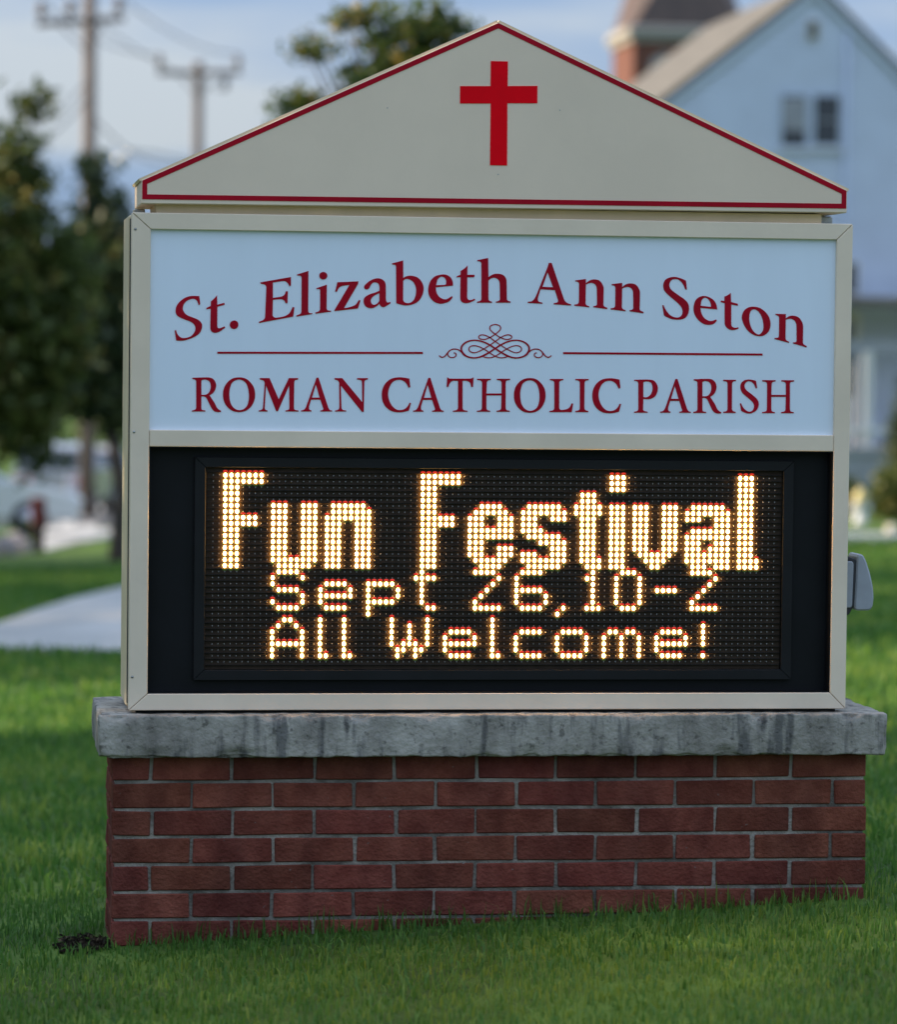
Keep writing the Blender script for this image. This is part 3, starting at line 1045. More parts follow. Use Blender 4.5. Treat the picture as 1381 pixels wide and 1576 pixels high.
# antenna pod on the right side of the cabinet -----------------------
PYD = 0.10
pp = [on_plane(u, v, PYD) for u, v in ((1320, 855), (1324, 852.5), (1329, 854), (1334, 864), (1340, 883), (1344.5, 905), (1345.5, 922), (1343.5, 935), (1339, 939.5), (1318, 939.5), (1315.5, 936))]
bm = bmesh.new()
pod = link('antenna_pod', prism('antenna_pod', [(p[0], p[2]) for p in pp], PYD, PYD + .10, .004), M['pod'], sign, 'grey plastic pod on the side of the cabinet')
bq = [on_plane(u, v, PYD) for u, v in ((1300, 864), (1312, 864), (1314, 868), (1311.5, 932), (1309.5, 935), (1300, 935))]
link('pod_bracket', prism('pod_bracket', [(p[0], p[2]) for p in bq], PYD - .004, PYD + .08, .002), M['pod'], sign)
bq = [on_plane(u, v, PYD) for u, v in ((1300, 855), (1309, 857), (1320, 862), (1316.5, 930), (1308, 946), (1300, 948))]
link('pod_gasket', prism('pod_gasket', [(p[0], p[2]) for p in bq], PYD + .004, PYD + .07, .002), M['pod_dark'], sign)

# ------------------------------------------------------------------ foliage
M['bark'] = mat('bark', (0.06, 0.045, 0.035), 0.9, var=0.3, scale=12, bump=0.8, bscale=30, stretch=(1, 1, .3))
M['leaf_dark'] = leafy('dark_leaves', (0.02, 0.035, 0.012), (0.05, 0.075, 0.022), (0.14, 0.14, 0.04))
M['leaf_mid'] = leafy('olive_leaves', (0.045, 0.070, 0.018), (0.105, 0.140, 0.032), (0.30, 0.24, 0.07))
M['leaf_blue'] = leafy('deep_leaves', (0.030, 0.050, 0.024), (0.068, 0.100, 0.042), (0.19, 0.18, 0.06))
M['leaf_turn'] = leafy('turning_leaves', (0.040, 0.075, 0.016), (0.10, 0.15, 0.030), (0.34, 0.22, 0.06))


def leaf_cloud(name, centres, spread, per, size, seed, lo=0.0, flat=0.75):
    """leaves: folded lozenges scattered round clump centres"""
    g_ = np.random.default_rng(seed)
    C = np.repeat(np.asarray(centres, float), per, axis=0)
    n = len(C)
    sp = np.repeat(np.asarray(spread, float) * np.ones(len(centres)), per)[:, None]
    d = g_.normal(size=(n, 3))
    d[:, 2] *= flat
    P = C + d * sp * 0.55
    ax = g_.normal(size=(n, 3))
    ax /= np.linalg.norm(ax, axis=1)[:, None]
    b = np.cross(ax, g_.normal(size=(n, 3)))
    b /= np.linalg.norm(b, axis=1)[:, None]
    nrm = np.cross(ax, b)
    s = size * g_.uniform(.6, 1.3, n)[:, None]
    v = np.empty((n, 4, 3))
    v[:, 0] = P - ax * s
    v[:, 1] = P + b * s * .48 + nrm * s * .12
    v[:, 2] = P + ax * s
    v[:, 3] = P - b * s * .48 + nrm * s * .12
    me = bpy.data.meshes.new(name)
    me.vertices.add(n * 4)
    me.vertices.foreach_set('co', v.ravel())
    me.loops.add(n * 4)
    me.loops.foreach_set('vertex_index', np.arange(n * 4))
    me.polygons.add(n)
    me.polygons.foreach_set('loop_start', np.arange(n) * 4)
    me.polygons.foreach_set('loop_total', np.full(n, 4))
    tint = np.repeat(np.repeat(g_.uniform(lo, .75, len(centres)), per) + g_.uniform(-.22, .25, n), 4)
    at_ = me.attributes.new('tint', 'FLOAT', 'POINT')
    at_.data.foreach_set('value', np.clip(tint, 0, 1))
    me.update()
    return me


def blob_points(blobs, n, seed):
    """clump centres inside a union of ellipsoids (cx, cy, cz, rx, ry, rz), thicker near the surface"""
    g_ = np.random.default_rng(seed)
    vol = np.array([b[3] * b[4] * b[5] for b in blobs]) ** (2 / 3)
    k = g_.choice(len(blobs), n, p=vol / vol.sum())
    B = np.array(blobs)[k]
    d = g_.normal(size=(n, 3))
    d /= np.linalg.norm(d, axis=1)[:, None]
    r = g_.uniform(0.25, 1.0, n)[:, None] ** 0.55 * g_.uniform(.8, 1.12, n)[:, None]
    return B[:, :3] + d * r * B[:, 3:6]


def tree(name, label, basept, trunk_r, fork, blobs, m, nclump, per, spread, leaf, seed, group=None, extra=None, limbs=14):
    t = thing(name, label, 'tree', basept, group)
    base_ = Vector(basept)
    fk = Vector(fork)
    b = bmesh.new()
    mid = (base_ + fk) / 2 + Vector((trunk_r * .8, 0, 0))
    bm_tube(b, [base_ - Vector((0, 0, .15)), base_ + Vector((0, 0, .08)), mid, fk], [trunk_r * 1.5, trunk_r * 1.1, trunk_r * .9, trunk_r * .7], 10)
    cs = blob_points(blobs, nclump, seed)
    rd = random.Random(seed)
    pick = rd.sample(range(len(cs)), min(limbs, len(cs)))
    ends = [Vector(cs[i]) for i in pick] + [Vector(e) for e in (extra or [])]
    for e in ends:
        m1 = fk.lerp(e, .45) + Vector((rd.uniform(-.1, .1), rd.uniform(-.1, .1), rd.uniform(.0, .25))) * (e - fk).length * .6
        bm_tube(b, [fk - Vector((0, 0, trunk_r)), m1, e], [trunk_r * .5, trunk_r * .25, trunk_r * .06], 6)
    link('trunk', bm_mesh('trunk', b, True), M['bark'], t)
    if extra:
        cs = np.vstack([cs, np.repeat(np.array(extra), 3, axis=0)])
    link('crown', leaf_cloud('crown', cs, spread, per, leaf, seed), m, t)
    return t


def blob(u, v, D, ru, rv, rd=None):
    p = at(u, v, D)
    k = D / FPX
    return (p[0], p[1], p[2], ru * k, (rd or ru) * k, rv * k)


# big tree at the left edge, its crown fills the left side
D = 40
tree('street_tree', 'bushy olive green street tree filling the left edge of the picture', gpt(-70, D), .13, at(-60, 640, D),
     [blob(-40, 480, D, 150, 190), blob(40, 560, D, 85, 130), blob(10, 330, D, 85, 110), blob(-150, 430, D, 170, 220), blob(80, 430, D, 60, 100), blob(20, 660, D, 70, 50), blob(95, 560, D, 60, 90)],
     M['leaf_mid'], 420, 34, .26, .085, 11, extra=[at(18, 215, D), at(12, 245, D), at(48, 270, D), at(20, 290, D), at(52, 165, D + 2)])
# darker tree nearer the sign
D = 47
tree('street_tree', 'dark green tree with a narrow pointed top just beside the sign cabinet', gpt(183, D), .12, at(172, 660, D),
     [blob(150, 520, D, 75, 130), blob(150, 400, D, 48, 80), blob(143, 300, D, 15, 62), blob(190, 460, D, 60, 120), blob(110, 560, D, 50, 90), blob(180, 610, D, 60, 60), blob(120, 470, D, 50, 110), blob(188, 385, D, 34, 50)],
     M['leaf_blue'], 330, 34, .21, .085, 23, extra=[at(145, 255, D), at(144, 270, D), at(178, 310, D)])
# small tree right behind the gable top
D = 27
tree('ornamental_tree', 'small leafy tree rising behind the left slope of the gable top', gpt(610, D), .07, at(615, 420, D),
     [blob(640, 75, D, 62, 70), blob(668, 55, D, 52, 58), blob(690, 75, D, 34, 48), blob(600, 140, D, 70, 60), blob(680, 180, D, 120, 110), blob(560, 260, D, 120, 110)],
     M['leaf_turn'], 350, 26, .125, .040, 31,
     extra=[at(480, 72, D), at(497, 78, D), at(470, 75, D), at(545, 28, D), at(532, 32, D), at(560, 30, D), at(575, 45, D), at(592, 20, D), at(580, 70, D), at(450, 160, D), at(438, 165, D), at(465, 155, D), at(485, 155, D), at(585, 105, D), at(555, 120, D), at(710, 40, D)])

# trees out of the picture to the left; the lawn and the sign stand in their shade
def shade_tree(x, y, h, r, seed, label):
    z = float(zg(x, y))
    return tree('maple_tree', label, (x, y, z), .22, (x, y, z + h * .28),
                [(x, y, z + h * .58, r, r, h * .36), (x - r * .3, y + r * .3, z + h * .42, r * .8, r * .9, h * .22), (x + r * .2, y - r * .5, z + h * .5, r * .7, r * .7, h * .3)],
                M['leaf_mid'], 330, 40, .62, .17, seed, 'maple trees standing left of the lawn', limbs=18)


shade_tree(-13.5, -1.2, 11.0, 4.2, 41, 'tall maple standing on the lawn left of the sign')
shade_tree(-14.0, 5.6, 13.0, 3.5, 42, 'second maple on the lawn left of the sign')
shade_tree(-14.0, 17.4, 13.5, 4.2, 43, 'maple near the driveway left of the lawn')
shade_tree(-13.5, 27.0, 13.5, 5.0, 44, 'maple beyond the driveway left of the lawn')
shade_tree(-13.5, 37.5, 13.5, 5.0, 45, 'farthest maple left of the lawn near the street')

# ------------------------------------------------------------------ white house
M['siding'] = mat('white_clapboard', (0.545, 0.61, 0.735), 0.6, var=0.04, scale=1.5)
M['trim'] = mat('white_trim', (0.74, 0.73, 0.71), 0.55, var=0.03)
M['shingle'] = mat('tan_shingles', (0.126, 0.116, 0.100), 0.9, var=0.18, scale=2.5, bump=0.5, bscale=9)
M['glass'] = mat('window_glass', (0.02, 0.025, 0.03), 0.08, spec=0.8)
M['louver'] = mat('grey_louver', (0.10, 0.095, 0.09), 0.7)
M['porch_grey'] = mat('porch_grey', (0.32, 0.33, 0.36), 0.7, var=0.1, scale=3)
M['porch_roof'] = mat('porch_roof', (0.17, 0.15, 0.14), 0.8, var=0.15, scale=3)

DH = 75.0
ap = at(1256, -20, DH)
HX, HY, HZ = float(ap[0]), float(ap[1]), float(ap[2])
hz0 = float(zg(HX, HY)) - .2
house = thing('white_house', 'white clapboard house with tan gable roof and paired dark windows', 'house', (HX, HY, hz0))
sl_l, sl_r, ez = 0.775, 0.94, 3.4
ex0, ex1 = HX - (HZ - ez) / sl_l, HX + (HZ - ez) / sl_r
HL = 11.0
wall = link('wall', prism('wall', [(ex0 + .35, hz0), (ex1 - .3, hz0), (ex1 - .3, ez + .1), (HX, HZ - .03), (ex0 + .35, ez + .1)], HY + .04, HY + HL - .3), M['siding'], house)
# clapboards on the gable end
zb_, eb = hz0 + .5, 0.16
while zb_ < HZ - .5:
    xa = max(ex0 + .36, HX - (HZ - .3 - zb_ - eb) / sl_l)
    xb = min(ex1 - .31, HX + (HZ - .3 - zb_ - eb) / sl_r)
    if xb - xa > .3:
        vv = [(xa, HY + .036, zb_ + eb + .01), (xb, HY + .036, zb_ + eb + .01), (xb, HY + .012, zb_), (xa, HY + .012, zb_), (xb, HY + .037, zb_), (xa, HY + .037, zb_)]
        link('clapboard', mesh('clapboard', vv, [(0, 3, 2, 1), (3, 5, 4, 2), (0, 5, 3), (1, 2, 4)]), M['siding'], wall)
    zb_ += eb
# roof planes
for s, e, k in ((-1, ex0, sl_l), (1, ex1, sl_r)):
    q = [(HX, HZ), (e - s * -.25, ez - .25 * k), (e + s * .25, ez - .25 * k + .14), (HX, HZ + .16)]
    rf = link('roof', prism('roof', q, HY - .06, HY + HL), M['shingle'], house)
    q2 = [(HX, HZ - .02), (e + s * .22, ez - .22 * k - .02), (e + s * .22, ez - .22 * k - .16), (HX, HZ - .16)]
    link('rake_board', prism('rake_board', q2, HY - .058, HY - .02), M['siding'], rf)


def window(u0, u1, v0, v1, blind):
    a, b = at(u0, v1, DH), at(u1, v0, DH)
    x0, x1, z0, z1 = a[0], b[0], a[2], b[2]
    wdw = link('window', box('window', x0 - .06, x1 + .06, HY - .03, HY + .008, z0 - .08, z1 + .06), M['siding'], house)
    link('pane', box('pane', x0, x1, HY - .040, HY - .031, z0, z1), M['glass'], wdw)
    zm = (z0 + z1) / 2
    link('sash_rail', box('sash_rail', x0, x1, HY - .055, HY - .041, zm - .018, zm + .018), M['porch_grey'], wdw)
    link('sill', box('sill', x0 - .1, x1 + .1, HY - .1, HY - .031, z0 - .13, z0 - .091), M['trim'], wdw)
    if blind:
        link('blind', box('blind', x0 + .02, x1 - .02, HY - .0405, HY - .0402, zm - .2, z1 - .05), M['porch_grey'], wdw)


window(1204, 1242, 148, 224, True)
window(1256, 1295, 148, 222, False)
a, b = at(1244, 60, DH), at(1260, 32, DH)
vent = link('gable_vent', box('gable_vent', a[0] - .04, b[0] + .04, HY - .02, HY + .01, a[2] - .04, b[2] + .04), M['trim'], house)
for i in range(4):
    h = (b[2] - a[2]) / 4
    link('louver', box('louver', a[0], b[0], HY - .035, HY - .021, a[2] + i * h, a[2] + i * h + h * .8), M['louver'], vent)
c = at(1306, 200, DH)
link('downspout', tube('downspout', [(c[0], HY - .04, HZ - (c[0] - HX) * sl_r - .3), (c[0], HY - .04, hz0)], .04, 8), M['siding'], house)
# porch on the right
DP = 72.0
PYP = HY - 2.6
q0, q1 = at(1270, 470, DP), at(1620, 455, DP)
pr = link('porch_roof', box('porch_roof', q0[0], q1[0], PYP, HY - .06, at(1340, 468, DP)[2], at(1340, 455, DP)[2], .02), M['porch_roof'], house)
bz = at(1340, 533, DP)[2]
link('porch_beam', box('porch_beam', q0[0] + .1, q1[0] - .1, PYP + .1, PYP + .26, bz - .1, bz + .1), M['porch_grey'], house)
zf = at(1340, 690, DP)[2]
for u, wd, m_ in ((1336, .13, 'porch_grey'), (1356, .16, 'trim'), (1440, .16, 'trim'), (1540, .16, 'trim')):
    x = at(u, 600, DP)[0]
    link('porch_post', box('porch_post', x - wd / 2, x + wd / 2, PYP + .1, PYP + .1 + wd, zf, bz - .101), M[m_], house)
link('porch_floor', box('porch_floor', q0[0] + .05, q1[0] - .05, PYP, HY - .06, zf - .14, zf), M['porch_grey'], house)
rz = at(1340, 664, DP)[2]
link('porch_rail', box('porch_rail', q0[0] + .1, q1[0] - .1, PYP + .04, PYP + .095, rz - .05, rz + .05), M['trim'], house)
link('porch_skirt', box('porch_skirt', q0[0] + .1, q1[0] - .1, PYP + .06, PYP + .10, hz0 - .3, zf - .141), M['porch_grey'], house)
a, b = at(1312, 450, DH), at(1328, 405, DH)
sh = link('window', box('window', a[0] - .5, b[0] + .02, HY - .03, HY + .008, a[2] - .05, b[2] + .05), M['trim'], house)
link('pane', box('pane', a[0] - .45, b[0] - .03, HY - .04, HY - .031, a[2], b[2]), M['glass'], sh)
a, b = at(1308, 640, DH), at(1332, 480, DH)
dr = link('door', box('door', a[0] - .5, b[0], HY - .05, HY + .008, zf, b[2]), M['trim'], house)
link('door_pane', box('door_pane', a[0] - .35, b[0] - .14, HY - .06, HY - .051, zf + 1.0, b[2] - .15), M['glass'], dr)

# ------------------------------------------------------------------ church tower
M['tower_brick'] = mat('tower_brick', (0.15, 0.060, 0.042), 0.9, var=0.16, scale=2.5, bump=0.4, bscale=12)
M['tower_stone'] = mat('tower_stone', (0.33, 0.31, 0.285), 0.85, var=0.08)
M['copper'] = mat('brown_copper', (0.105, 0.066, 0.052), 0.55, var=0.22, scale=1.2, stretch=(1, 1, .15))
DT = 118.0
tc0 = at(975, 55, DT)
TW = 3.75
tx, ty, tz = float(tc0[0]), float(tc0[1]), float(tc0[2])
tg = float(zg(tx, ty)) - .5
tower = thing('church_tower', 'red brick church tower with stone cornice and brown spire behind the house', 'tower', (tx + TW / 2, ty + TW / 2, tg))
tw = link('wall', box('wall', tx, tx + TW, ty, ty + TW, tg, tz, .02), M['tower_brick'], tower)
cz = tz + .32
link('cornice', box('cornice', tx - .22, tx + TW + .22, ty - .22, ty + TW + .22, tz, cz, .04), M['tower_stone'], tower)
link('cornice_bed', box('cornice_bed', tx - .1, tx + TW + .1, ty - .1, ty + TW + .1, tz - .2, tz - .001, .02), M['tower_stone'], tower)
# broached spire: square foot turning to an octagon
bm = bmesh.new()
cx_, cy_ = tx + TW / 2, ty + TW / 2
hw = TW / 2 + .02
ringA = [bm.verts.new((cx_ + sx * hw, cy_ + sy * hw, cz)) for sx, sy in ((-1, -1), (1, -1), (1, 1), (-1, 1))]
r8 = hw * .78
H8 = 2.0
t8 = math.tan(R(22.5))
ring8 = []
for k in range(8):
    a = R(-112.5 + 45 * k)
    rr8 = r8 / math.cos(R(22.5))
    ring8.append(bm.verts.new((cx_ + rr8 * math.cos(a), cy_ + rr8 * math.sin(a), cz + H8)))
top_ = bm.verts.new((cx_, cy_, cz + 10.5))
# ring8[0],[1] belong to the front (-y) side
for k, (i, j) in enumerate(((0, 1), (1, 2), (2, 3), (3, 0))):
    bm.faces.new((ringA[i], ringA[j], ring8[(2 * k + 1) % 8], ring8[2 * k]))
    bm.faces.new((ringA[j], ring8[(2 * k + 2) % 8], ring8[(2 * k + 1) % 8]))
for k in range(8):
    bm.faces.new((ring8[k], ring8[(k + 1) % 8], top_))
link('spire', bm_mesh('spire', bm), M['copper'], tower)
# arched belfry opening
lu = at(1025, 95, DT)
pts = [(lu[0] - .55, tz - 4.2), (lu[0] + .55, tz - 4.2)] + [(lu[0] + .55 * math.cos(R(a)), tz - 1.15 + .6 * math.sin(R(a))) for a in range(0, 181, 20)]
ar = link('belfry_opening', prism('belfry_opening', pts, ty - .06, ty + .02), M['tower_stone'], tower)
for i in range(9):
    z0_ = tz - 4.0 + i * .34
    link('louver', box('louver', lu[0] - .42, lu[0] + .42, ty - .1, ty - .061, z0_, z0_ + .24), M['siding'], ar)

# ------------------------------------------------------------------ utility poles and wires
M['pole'] = mat('weathered_pole', (0.15, 0.125, 0.11), 0.9, var=0.25, scale=4, stretch=(1, 1, .1))
M['insul'] = mat('insulator', (0.11, 0.09, 0.085), 0.4)
M['wire'] = mat('wire', (0.03, 0.03, 0.03), 0.6)


def pole(label, u, D, vtop, varm, u0, u1, dv, pins, rad, lamp=False):
    p = gpt(u, D)
    t = thing('utility_pole', label, 'utility pole', p, 'utility poles along the street')
    zt_ = at(u, vtop, D)[2]
    link('pole', tube('pole', [(p.x, p.y, p.z - .5), (p.x, p.y, zt_)], [rad * 1.2, rad], 14), M['pole'], t)
    a, b = at(u0, varm + dv, D), at(u1, varm, D)
    a[1] = b[1] = p.y - rad - .06
    link('crossarm', tube('crossarm', [a, b], .075, 4, False), M['pole'], t)
    ps = []
    for pu, up in pins:
        f_ = (pu - u0) / (u1 - u0)
        q = a + (b - a) * f_
        link('insulator', lathe('insulator', [(.03, 0), (.03, .16 * up), (.10, .2 * up), (.12, .3 * up), (.07, .36 * up), (.10, .4 * up), (.06, .5 * up), (.02, .52 * up)], q, 12), M['insul'], t)
        ps.append(Vector((q[0], q[1], q[2] + .52 * up)))
    for s in (-1, 1):
        q = a.lerp(b, .5 + s * .28) if hasattr(a, 'lerp') else a + (b - a) * (.5 + s * .28)
        link('brace', tube('brace', [q, (p.x, p.y - rad, q[2] - .7)], .02, 5), M['pole'], t)
    return t, p, ps, zt_


t1, p1, pins1, zt1 = pole('tall wooden utility pole at the top left, nearest of the two', 134, 83, -60, 32, 56, 190, 10, ((62, 1), (106, 1), (181, 1)), .155)
t2, p2, pins2, zt2 = pole('shorter wooden utility pole further back, behind the gable slope', 301, 103, 97, 114, 240, 369, 2, ((244, 1), (364, 1), (345, -1)), .14)
link('transformer', lathe('transformer', [(.05, 0), (.2, .02), (.2, .72), (.16, .8), (.05, .84)], (p2.x + .42, p2.y, at(301, 330, 103)[2]), 16), M['steel'], t2)
la = [at(301, 262, 103), at(285, 247, 103), at(240, 236, 103), at(205, 232, 103), at(190, 238, 103)]
link('lamp_arm', tube('lamp_arm', la, .04, 6), M['steel'], t2)
link('lamp_head', lathe('lamp_head', [(.05, .1), (.16, .05), (.2, -.05), (.12, -.25), (.02, -.3)], at(186, 244, 103), 12), M['steel'], t2)


def wire(label, a, b, sag, r=.018):
    a, b = Vector(a), Vector(b)
    pts = [a.lerp(b, i / 24) - Vector((0, 0, sag * 4 * (i / 24) * (1 - i / 24))) for i in range(25)]
    tag(link('power_line', tube('power_line', pts, r, 5), M['wire']), label, 'wire', 'power lines between the poles')


off = Vector((-26, 66, -2.5))
near = Vector((4, -48, 3))
wire('thin power line from the left insulator of the near pole to the far pole', pins1[0], pins2[0], .35)
wire('thin power line from the right insulator of the near pole to the far pole', pins1[2], pins2[1], .3)
wire('thin power line from the middle insulator of the near pole to the far pole', pins1[1], pins2[2], .3)
wire('thin power line running left from the near pole behind the street tree', (p1.x, p1.y, at(134, 125, 83)[2]), at(-160, 285, 70), .5)
wire('lower sagging cable running left from the near pole', (p1.x, p1.y, at(134, 148, 83)[2]), at(-200, 300, 66), .8, .022)
wire('sagging cable hung low between the two utility poles', (p1.x, p1.y, at(134, 175, 83)[2]), (p2.x, p2.y, at(301, 245, 103)[2]), .6, .022)

# ------------------------------------------------------------------ parked cars
M['car_white'] = mat('white_car_paint', (0.60, 0.61, 0.62), 0.25, coat=.6)
M['car_silver'] = mat('silver_car_paint', (0.40, 0.42, 0.45), 0.3, metal=.4, coat=.6)
M['car_beige'] = mat('beige_car_paint', (0.42, 0.37, 0.36), 0.3, coat=.6)
M['tyre'] = mat('tyre', (0.02, 0.02, 0.02), 0.85)
M['rim'] = mat('rim', (0.4, 0.4, 0.42), 0.3, metal=.9)
M['tail'] = mat('tail_lamp', (0.45, 0.02, 0.02), 0.2, coat=.5)
M['head'] = mat('head_lamp', (0.7, 0.72, 0.75), 0.15, coat=.5)


def car(label, basept, yaw, m, kind='sedan'):
    t = thing('parked_car', label, 'car', basept, 'cars parked along the street')
    t.rotation_euler = (0, 0, yaw)
    LOC[t.name] = Vector((0, 0, 0))
    Ln, Wd, Hh = (4.5, 1.78, 1.44) if kind == 'sedan' else (4.6, 1.9, 1.75)
    if kind == 'sedan':
        low = [(-2.2, .32), (-2.25, .62), (-2.2, .92), (-1.5, .98), (-.9, .97), (1.0, .95), (1.35, .92), (2.1, .74), (2.24, .55), (2.2, .3)]
        cabn = [(-1.75, .95), (-1.15, 1.36), (-.5, 1.44), (.2, 1.42), (1.15, .94)]
    else:
        low = [(-2.28, .38), (-2.3, .7), (-2.28, 1.08), (-1.2, 1.12), (1.0, 1.08), (1.3, 1.05), (2.15, .92), (2.28, .65), (2.25, .36)]
        cabn = [(-2.24, 1.07), (-2.0, 1.66), (-1.5, 1.75), (.1, 1.72), (1.1, 1.06)]
    bmc = bmesh.new()

    def loft(prof, wb, wt, z0, z1):
        L_, R_ = [], []
        for x, z in prof:
            f_ = (z - z0) / (z1 - z0)
            hw_ = (wb + (wt - wb) * f_) / 2
            L_.append(bmc.verts.new((x, -hw_, z)))
            R_.append(bmc.verts.new((x, hw_, z)))
        bmc.faces.new(L_)
        bmc.faces.new(R_[::-1])
        n = len(prof)
        for i in range(n):
            bmc.faces.new((L_[i], R_[i], R_[(i + 1) % n], L_[(i + 1) % n]))
    loft(low, Wd, Wd * .96, .3, 1.1)
    bmesh.ops.bevel(bmc, geom=[e for e in bmc.edges], offset=.06, segments=3, affect='EDGES')
    loft(cabn, Wd * .94, Wd * .74, cabn[0][1], Hh)
    body = link('body', bm_mesh('body', bmc), m, t)
    z0, z1 = cabn[0][1] + .05, Hh - .12
    wb, wt = Wd * .94, Wd * .74

    def hw_(z):
        return (wb + (wt - wb) * (z - cabn[0][1]) / (Hh - cabn[0][1])) / 2
    sets = [(-1.35, -.95, -.32, -.35), (-.25, -.28, .28, .85)] if kind == 'sedan' else [(-2.05, -1.88, -1.2, -1.2), (-1.1, -1.1, -.25, -.25), (-.15, -.15, .15, .8)]
    for s in (-1, 1):
        for xb0, xt0, xt1, xb1 in sets:
            vv = [(xb0, s * (hw_(z0) + .006), z0), (xb1, s * (hw_(z0) + .006), z0), (xt1, s * (hw_(z1) + .006), z1), (xt0, s * (hw_(z1) + .006), z1)]
            vv += [(x, y - s * .03, z) for x, y, z in vv]
            link('side_window', mesh('side_window', vv, [(0, 1, 2, 3), (7, 6, 5, 4), (0, 4, 5, 1), (1, 5, 6, 2), (2, 6, 7, 3), (3, 7, 4, 0)]), M['glass'], t)
        link('tail_light', box('tail_light', -2.32, -2.2, s * .62 - .16, s * .62 + .16, .72, .95, .02), M['tail'], t)
        link('headlight', box('headlight', 2.12, 2.26, s * .62 - .18, s * .62 + .18, .56, .7, .02), M['head'], t)
    # front and rear glass
    (xa, za), (xb, zb__) = cabn[0], cabn[1]
    for (x0_, z0_), (x1_, z1_), sg in ((cabn[0], cabn[1], -1), (cabn[-1], cabn[-2], 1)):
        P0, P1 = Vector((x0_, 0, z0_)), Vector((x1_, 0, z1_))
        dn = Vector((P1.z - P0.z, 0, -(P1.x - P0.x))).normalized() * .012
        if dn.x * sg < 0:
            dn = -dn
        A_, B_ = P0.lerp(P1, .12) + dn, P0.lerp(P1, .88) + dn
        vv = [(A_.x, -hw_(A_.z) + .08, A_.z), (A_.x, hw_(A_.z) - .08, A_.z), (B_.x, hw_(B_.z) - .08, B_.z), (B_.x, -hw_(B_.z) + .08, B_.z)]
        vv += [(x - dn.x * 2, y, z - dn.z * 2) for x, y, z in vv]
        link('windscreen' if sg > 0 else 'rear_window', mesh('glass', vv, [(0, 1, 2, 3), (7, 6, 5, 4), (0, 4, 5, 1), (1, 5, 6, 2), (2, 6, 7, 3), (3, 7, 4, 0)]), M['glass'], t)
    for x in (-1.35, 1.35):
        for s in (-1, 1):
            wl = link('wheel', tube('wheel', [(x, s * (Wd / 2 - .2), .32), (x, s * (Wd / 2 + .01), .32)], .32, 20), M['tyre'], t)
            link('rim', tube('rim', [(x, s * (Wd / 2 + .0), .32), (x, s * (Wd / 2 + .02), .32)], .2, 14), M['rim'], wl)
    return t


def base_at(u, D):
    p = gpt(u, D)
    return Vector((p.x, p.y, p.z + .02))


car('white sedan parked side-on at the left edge, below the street tree', base_at(-78, 62), R(2), M['car_white'])
car('silver car with a red tail light behind the white sedan', base_at(100, 86), R(80), M['car_silver'], 'suv')
car('beige car far down the street near the dark tree trunk', base_at(152, 108), R(78), M['car_beige'], 'suv')

# ------------------------------------------------------------------ small things in the background
M['post_red'] = mat('red_paint', (0.17, 0.03, 0.028), 0.6)
M['post_brown'] = mat('brown_wood', (0.055, 0.035, 0.03), 0.85, var=.2)
b_ = on_ground(59, 850)
mp_ = thing('marker_post', 'short post with red top and dark foot at the edge of the footpath', 'post', b_)
D_ = float((b_ - CAM) @ FW)
k_ = D_ / FPX
link('foot', box('foot', b_[0] - 9 * k_, b_[0] + 9 * k_, b_[1] - 9 * k_, b_[1] + 9 * k_, b_[2] - .1, b_[2] + 42 * k_, .01), M['post_brown'], mp_)
link('top', box('top', b_[0] - 11 * k_, b_[0] + 11 * k_, b_[1] - 11 * k_, b_[1] + 11 * k_, b_[2] + 42 * k_ + .001, b_[2] + 84 * k_, .012), M['post_red'], mp_)

M['meter'] = mat('pale_blue_paint', (0.50, 0.55, 0.62), 0.5)
b_ = gpt(111, 78)
ub = thing('utility_cabinet', 'slim pale blue utility cabinet standing at the end of the white sedan', 'cabinet', b_)
link('body', box('body', b_.x - .11, b_.x + .11, b_.y - .1, b_.y + .1, b_.z - .05, b_.z + .86, .015), M['meter'], ub)
link('lid', box('lid', b_.x - .13, b_.x + .13, b_.y - .12, b_.y + .12, b_.z + .861, b_.z + .91, .01), M['meter'], ub)
link('door', box('door', b_.x - .09, b_.x + .09, b_.y - .112, b_.y - .101, b_.z + .08, b_.z + .7, .004), M['meter'], ub)

M['hyd_white'] = mat('white_hydrant_paint', (0.66, 0.67, 0.66), 0.5, var=.05)
M['hyd_yellow'] = mat('yellow_hydrant_paint', (0.62, 0.52, 0.22), 0.5, var=.05)
b_ = on_ground(1324, 806)
D_ = float((b_ - CAM) @ FW)
k_ = D_ / FPX
hy = thing('fire_hydrant', 'white fire hydrant with pale yellow bonnet on the lawn beyond the pod', 'hydrant', b_)
s_ = 56 * k_
link('barrel', lathe('barrel', [(.22 * s_, -.02), (.22 * s_, .06 * s_), (.17 * s_, .08 * s_), (.17 * s_, .5 * s_), (.22 * s_, .52 * s_), (.22 * s_, .58 * s_)], b_, 16), M['hyd_white'], hy)
link('bonnet', lathe('bonnet', [(.21 * s_, .581 * s_), (.2 * s_, .72 * s_), (.15 * s_, .86 * s_), (.06 * s_, .92 * s_), (.05 * s_, 1.0 * s_)], b_, 16), M['hyd_yellow'], hy)
for s in (-1, 1):
    link('outlet', tube('outlet', [(b_[0] + s * .1 * s_, b_[1], b_[2] + .38 * s_), (b_[0] + s * .28 * s_, b_[1], b_[2] + .38 * s_)], .09 * s_, 12), M['hyd_white'], hy)

M['stone'] = mat('pale_stone', (0.45, 0.41, 0.33), 0.9, var=.15, scale=6, bump=.4, bscale=20)
M['pink_stone'] = mat('pinkish_stone', (0.30, 0.25, 0.245), 0.9, var=.2, scale=5, bump=.4, bscale=20)


